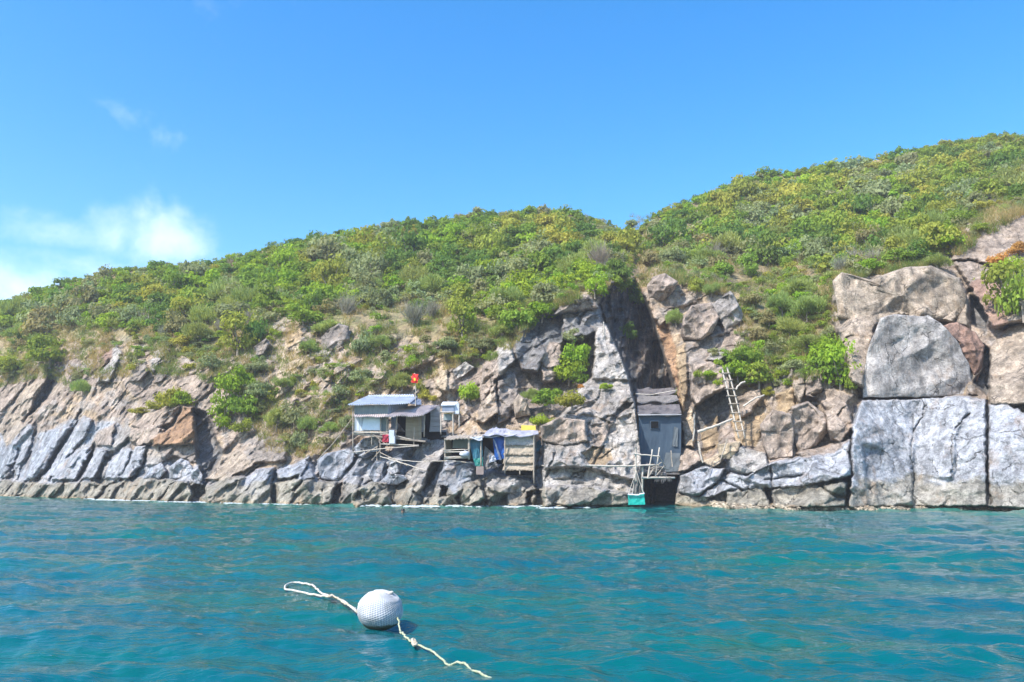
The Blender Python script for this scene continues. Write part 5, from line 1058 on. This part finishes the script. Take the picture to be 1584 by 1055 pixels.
# ---- ladder and loose poles right of the chasm
YE = 48.8
ld = thing('wooden_ladder', W(1147, 678, YE), 'long wooden ladder leaning on the rocks right of the chasm', 'ladder')
pole('side_rail', [(1117,570,YE+.9),(1126,608,YE+.5),(1143,678,YE-.3)], .055, M_PALEW, ld); pole('side_rail', [(1124.5,568,YE+.9),(1136,608,YE+.5),(1152,677,YE-.3)], .055, M_PALEW, ld)
for v in (577,588,601,613,625,639,652,666):
    t_ = (v - 570) / 108; ul = np.interp(v, [570, 608, 678], [1117, 1126, 1143]); ur = np.interp(v, [568, 608, 677], [1124.5, 1136, 1152]); yy = YE + .9 - 1.2 * t_ - .07
    pole('rung', [(ul - 3.2, v + random.uniform(-.6, .6), yy), (ur + 3.0, v + random.uniform(-.8, .3), yy)], .04, M_WOOD, ld)
LP_ = 'loose poles among the rocks right of the chasm'
pole_thing('pole', [(1079,668,YE-.6),(1106,659,YE-.6),(1133,648,YE-.2)], .085, M_PALEW, 'thick pale pole leaning sideways against the ladder', 'pole', LP_)
pole_thing('pole', [(1080,683,YE-.8),(1083,700,YE-.8),(1087,716,YE-.9)], .06, M_PALEW, 'short tan stick standing left of the cream block', 'pole', LP_)
pole_thing('pole', [(1125,678,YE-.7),(1120,695,YE-.8),(1114,713,YE-.9)], .045, M_WOOD, 'thin dark stick leaning over the cream block', 'pole', LP_)
pole_thing('pole', [(1074,640,YE-.6),(1074,660,YE-.6),(1072,682,YE-.7)], .05, M_PALEW, 'thin upright pole on the pale rock column left of the recess', 'pole', LP_)
pole_thing('pole', [(1138,602,YE-.2),(1145,594,YE-.2),(1153,590,YE-.2)], .06, M_PALEW, 'short bleached branch right of the ladder', 'pole', LP_)
pole_thing('pole', [(1150,628,YE),(1165,618,YE),(1182,611,YE+.2)], .06, M_PALEW, 'long crooked branch lying across the brown recess', 'pole', LP_)
pole_thing('pole', [(934,520,50.0),(934,512,50.0),(933.5,498,50.0)], .045, M_PALEW, 'short stick standing on the very tip of the pinnacle', 'pole', 'loose sticks on the cliff')
pole_thing('pole', [(490,712,52.6),(520,680,53),(546,645,53.6)], .03, M_WOOD, 'slanting stay pole propped against the left end of the shack', 'pole', 'loose sticks on the cliff')
pole_thing('rail', [(600,708,51.5),(640,714,51.0),(690,713,50.6),(732,716,50)], .03, M_PALEW, 'long thin hand rail over the rocks between the two huts', 'rail')
pole_thing('rail', [(588,706,51.6),(620,716,51),(660,728,50.4)], .035, M_PALEW, 'slanting pale rail below the pole platform', 'rail')
pole_thing('pipe', [(838,720,49.6),(870,719.5,49.2),(906,720,48.6)], .03, M_PALEW, 'thin pipe running across the rock face left of the scaffold', 'pipe')

# ---- buoy and ropes
BY = groundY(969.0); bc = W(588, 943.5, BY + .05); rb = 35.2 * BY / FPX
bu = thing('net_wrapped_buoy', (bc[0], bc[1], 0), 'round white net wrapped float bobbing on the water', 'buoy')
nt_, np_ = 170, 340
th_, ph_ = np.meshgrid(np.linspace(.0, math.pi, nt_), np.arange(np_) * 2 * math.pi / np_, indexing='ij')
ax = np.array([.45, -.1, .85]); ax /= np.linalg.norm(ax); e1 = np.cross(ax, [0, 1, 0]); e1 /= np.linalg.norm(e1); e2 = np.cross(ax, e1)
ST = np.sin(th_); lat = np.log(np.tan(np.clip(th_, .05, math.pi - .05) / 2)) 
n_h = 46; l1 = np.abs(np.sin((ph_ * n_h / 2 + lat * n_h * .42))); l2 = np.abs(np.sin((ph_ * n_h / 2 - lat * n_h * .30)))
cord = np.maximum(1 - sstep(l1 / .62), (1 - sstep(l2 / .55)) * .9)
lump = (fbm(ph_ * 1.5 * ST + 5, th_ * 2.2, 71, 2) - .5) * .09
rr_ = rb * (.955 + lump + .022 * cord - .05 * np.abs(np.cos(th_)) ** 6)
dirs = (np.sin(th_) * np.cos(ph_))[..., None] * e1 + (np.sin(th_) * np.sin(ph_))[..., None] * e2 + np.cos(th_)[..., None] * ax
V = (dirs * rr_[..., None]) * np.array([1, 1, .86]) + bc
F = [[i_ * np_ + j_, i_ * np_ + (j_ + 1) % np_, (i_ + 1) * np_ + (j_ + 1) % np_, (i_ + 1) * np_ + j_] for i_ in range(nt_ - 1) for j_ in range(np_)]
m_, nt_m, bs_, _o = mat_base('net_and_foam'); at_ = N(nt_m, 'ShaderNodeAttribute', attribute_name='cord'); c_ = ramp(nt_m, at_.outputs['Fac'], [(.1, (.30, .33, .39)), (.7, (.66, .655, .64))])
c_ = mixc(nt_m, 1.0, c_, ramp(nt_m, noise(nt_m, 6, 5), [(.3, (.68, .66, .60)), (.55, (1, 1, 1))]), 'MULTIPLY')
zc = N(nt_m, 'ShaderNodeAttribute', attribute_name='wet'); c_ = mixc(nt_m, zc.outputs['Fac'], c_, (.14, .13, .09)); nt_m.links.new(c_, bs_.inputs['Base Color']); bs_.inputs['Roughness'].default_value = .75
zz = V[..., 2]; wet = sstep((.045 - zz + (fbm(ph_ * 5, th_ * 5, 9, 3) - .5) * .04) / .03)
part('float', V.reshape(-1, 3), np.array(F), m_, bu, True, {'cord': cord.ravel(), 'wet': wet.ravel()})
kp = bc + (dirs[2, 0] * rb * .93) * np.array([1, 1, .86]); kc = [kp + .035 * np.array([math.cos(q * .9), math.sin(q * .9) * .7, .25 * math.sin(q * 2.1)]) for q in range(16)]
part('knot', *tubeVF(curve_pts(kc, 3), .012, 6), M_ROPEW, bu, True)
def rope_np(P, r, seed=0, strands=3, pitch=14.0):
    P = curve_pts(P, 14); n_ = len(P); L_ = np.concatenate([[0], np.cumsum(np.linalg.norm(np.diff(P, axis=0), axis=1))])
    g = np.random.default_rng(seed); P = P + np.stack([np.interp(L_, np.linspace(0, L_[-1], 60), g.normal(0, .006, 60)) for _ in range(3)], 1)
    T = np.gradient(P, axis=0); T /= np.linalg.norm(T, axis=1)[:, None] + 1e-9; A = np.cross(T, [0, 0, 1.]); A /= np.linalg.norm(A, axis=1)[:, None] + 1e-9; B = np.cross(T, A); ps = []
    for q in range(strands):
        a = L_ / r / 2.2 + q * 2 * math.pi / strands
        ps.append(tubeVF(P + r * .5 * (np.cos(a)[:, None] * A + np.sin(a)[:, None] * B), r * .62, 6))
    return merge(ps)
def wp(u, v, z=.02):
    p = W(u, v, groundY(v, z)); return p + np.array([0, 0, float(waveZ(p[0:1], p[1:2])[0]) * .8 + .008])
lr = thing('looped_rope', wp(512, 925), 'pale rope ending in a big loop floating left of the buoy', 'rope')
side = bc + np.array([-rb * .93, -.05, .0])
P1 = [side, wp(543, 942, .05), wp(530, 932, .05), wp(512, 924, .05), wp(496, 917, .04), wp(484, 908, .03), wp(468, 904.5, .03), wp(452, 904, .03), wp(443, 907, .03), wp(441, 911, .03), wp(450, 914, .03), wp(470, 919, .03), wp(490, 922, .03), wp(506, 924, .05)]
part('rope', *rope_np(P1, .0145, 1), M_ROPEW, lr, True)
P2 = [wp(504, 924, .06), wp(518, 925, .07), wp(532, 934, .07), wp(545, 942, .06), side + (0, 0, -.02)]
part('rope', *rope_np(P2, .013, 2), M_ROPE, lr, True, label='second tan strand back to the buoy')
kc = [wp(511 + 3.5 * math.cos(q * 1.1), 924.5 + 2.2 * math.sin(q * 1.1), .07 + .02 * math.sin(q)) for q in range(14)]; part('knot', *rope_np(kc, .012, 3), M_ROPE, lr, True)
tr_ = thing('trailing_rope', wp(645, 1003), 'greenish tan rope trailing from the buoy towards the lower right', 'rope')
s2 = bc + np.array([rb * .80, -.12, -.06])
P3 = [s2, wp(620, 975, .04), wp(622, 983, .035), wp(629, 993, .035), wp(640, 1001, .035), wp(652, 1005, .03), wp(668, 1013, .03), wp(682, 1024, .028), wp(693, 1034, .03), wp(705, 1041, .028), wp(720, 1048, .025), wp(740, 1058, .02), wp(770, 1072, -.01), wp(810, 1090, .0)]
part('rope', *rope_np(P3, .010, 4), M_ROPEG, tr_, True)
kc = [wp(641 + 3 * math.cos(q * 1.1), 1000 + 2.2 * math.sin(q * 1.3), .04 + .015 * math.sin(q)) for q in range(12)]; part('knot', *rope_np(kc, .011, 5), M_ROPE, tr_, True)

# swimmer near the rocks
sy_ = groundY(796.0); sp_ = W(623, 796, sy_); me = bpy.data.meshes.new('person')
th_, ph_ = np.meshgrid(np.linspace(0, math.pi, 22), np.arange(22) * 2 * math.pi / 22, indexing='ij')
zc_ = np.interp(th_, [0, .5, .9, 1.25, 1.5, 1.75, 2.1, math.pi], [.27, .25, .16, .07, .02, -.02, -.10, -.35]); rc_ = np.interp(th_, [0, .25, .5, .9, 1.25, 1.5, 1.75, 2.1, math.pi], [.0, .06, .085, .095, .06, .065, .16, .22, .0])
V = np.stack([rc_ * np.cos(ph_) * np.where(zc_ < 0, 1.25, .9), rc_ * np.sin(ph_) * np.where(zc_ < 0, .7, 1.1) - .02 * np.exp(-((zc_ - .13) / .03) ** 2) * (np.sin(ph_) < -.8), zc_], -1).reshape(-1, 3)
F = np.array([[i_ * 22 + j_, i_ * 22 + (j_ + 1) % 22, (i_ + 1) * 22 + (j_ + 1) % 22, (i_ + 1) * 22 + j_] for i_ in range(21) for j_ in range(22)])
M_SKIN = simple('tanned_skin', (.36, .20, .13), (.28, .15, .10), .6, 8, .1); M_HAIR = simple('dark_wet_hair', (.02, .02, .02), (.01, .01, .01), .4, 8, .2)
pe = link('person', mesh_np('person', V, F, M_SKIN, True), None, (sp_[0], sp_[1], .0)); tag(pe, 'swimmer with dark hair, only head and shoulders above the water near the rocks', 'person')
hv = V.reshape(22, 22, 3)[:9].copy(); hv[..., :2] *= 1.10; hv[..., 2] = np.maximum(hv[..., 2] + .008, np.where(np.sin(ph_[:9]) < -.3, .19, .10)); 
F = np.array([[i_ * 22 + j_, i_ * 22 + (j_ + 1) % 22, (i_ + 1) * 22 + (j_ + 1) % 22, (i_ + 1) * 22 + j_] for i_ in range(8) for j_ in range(22)])
link('hair', mesh_np('hair', hv.reshape(-1, 3), F, M_HAIR, True), pe)

# sea air: pale haze round everything
V, F = boxVF((-430, -30, -7.3), (430, 430, 53))
m_ = bpy.data.materials.new('haze'); m_.use_nodes = True; nt_h = m_.node_tree; nt_h.nodes.clear()
oh = N(nt_h, 'ShaderNodeOutputMaterial'); pv = N(nt_h, 'ShaderNodeVolumePrincipled'); nt_h.links.new(pv.outputs[0], oh.inputs['Volume'])
pv.inputs['Color'].default_value = (.93, .95, 1, 1); pv.inputs['Density'].default_value = .0007; pv.inputs['Anisotropy'].default_value = .0
tag(link('haze', mesh_np('haze', V, F, m_)), kind='stuff')
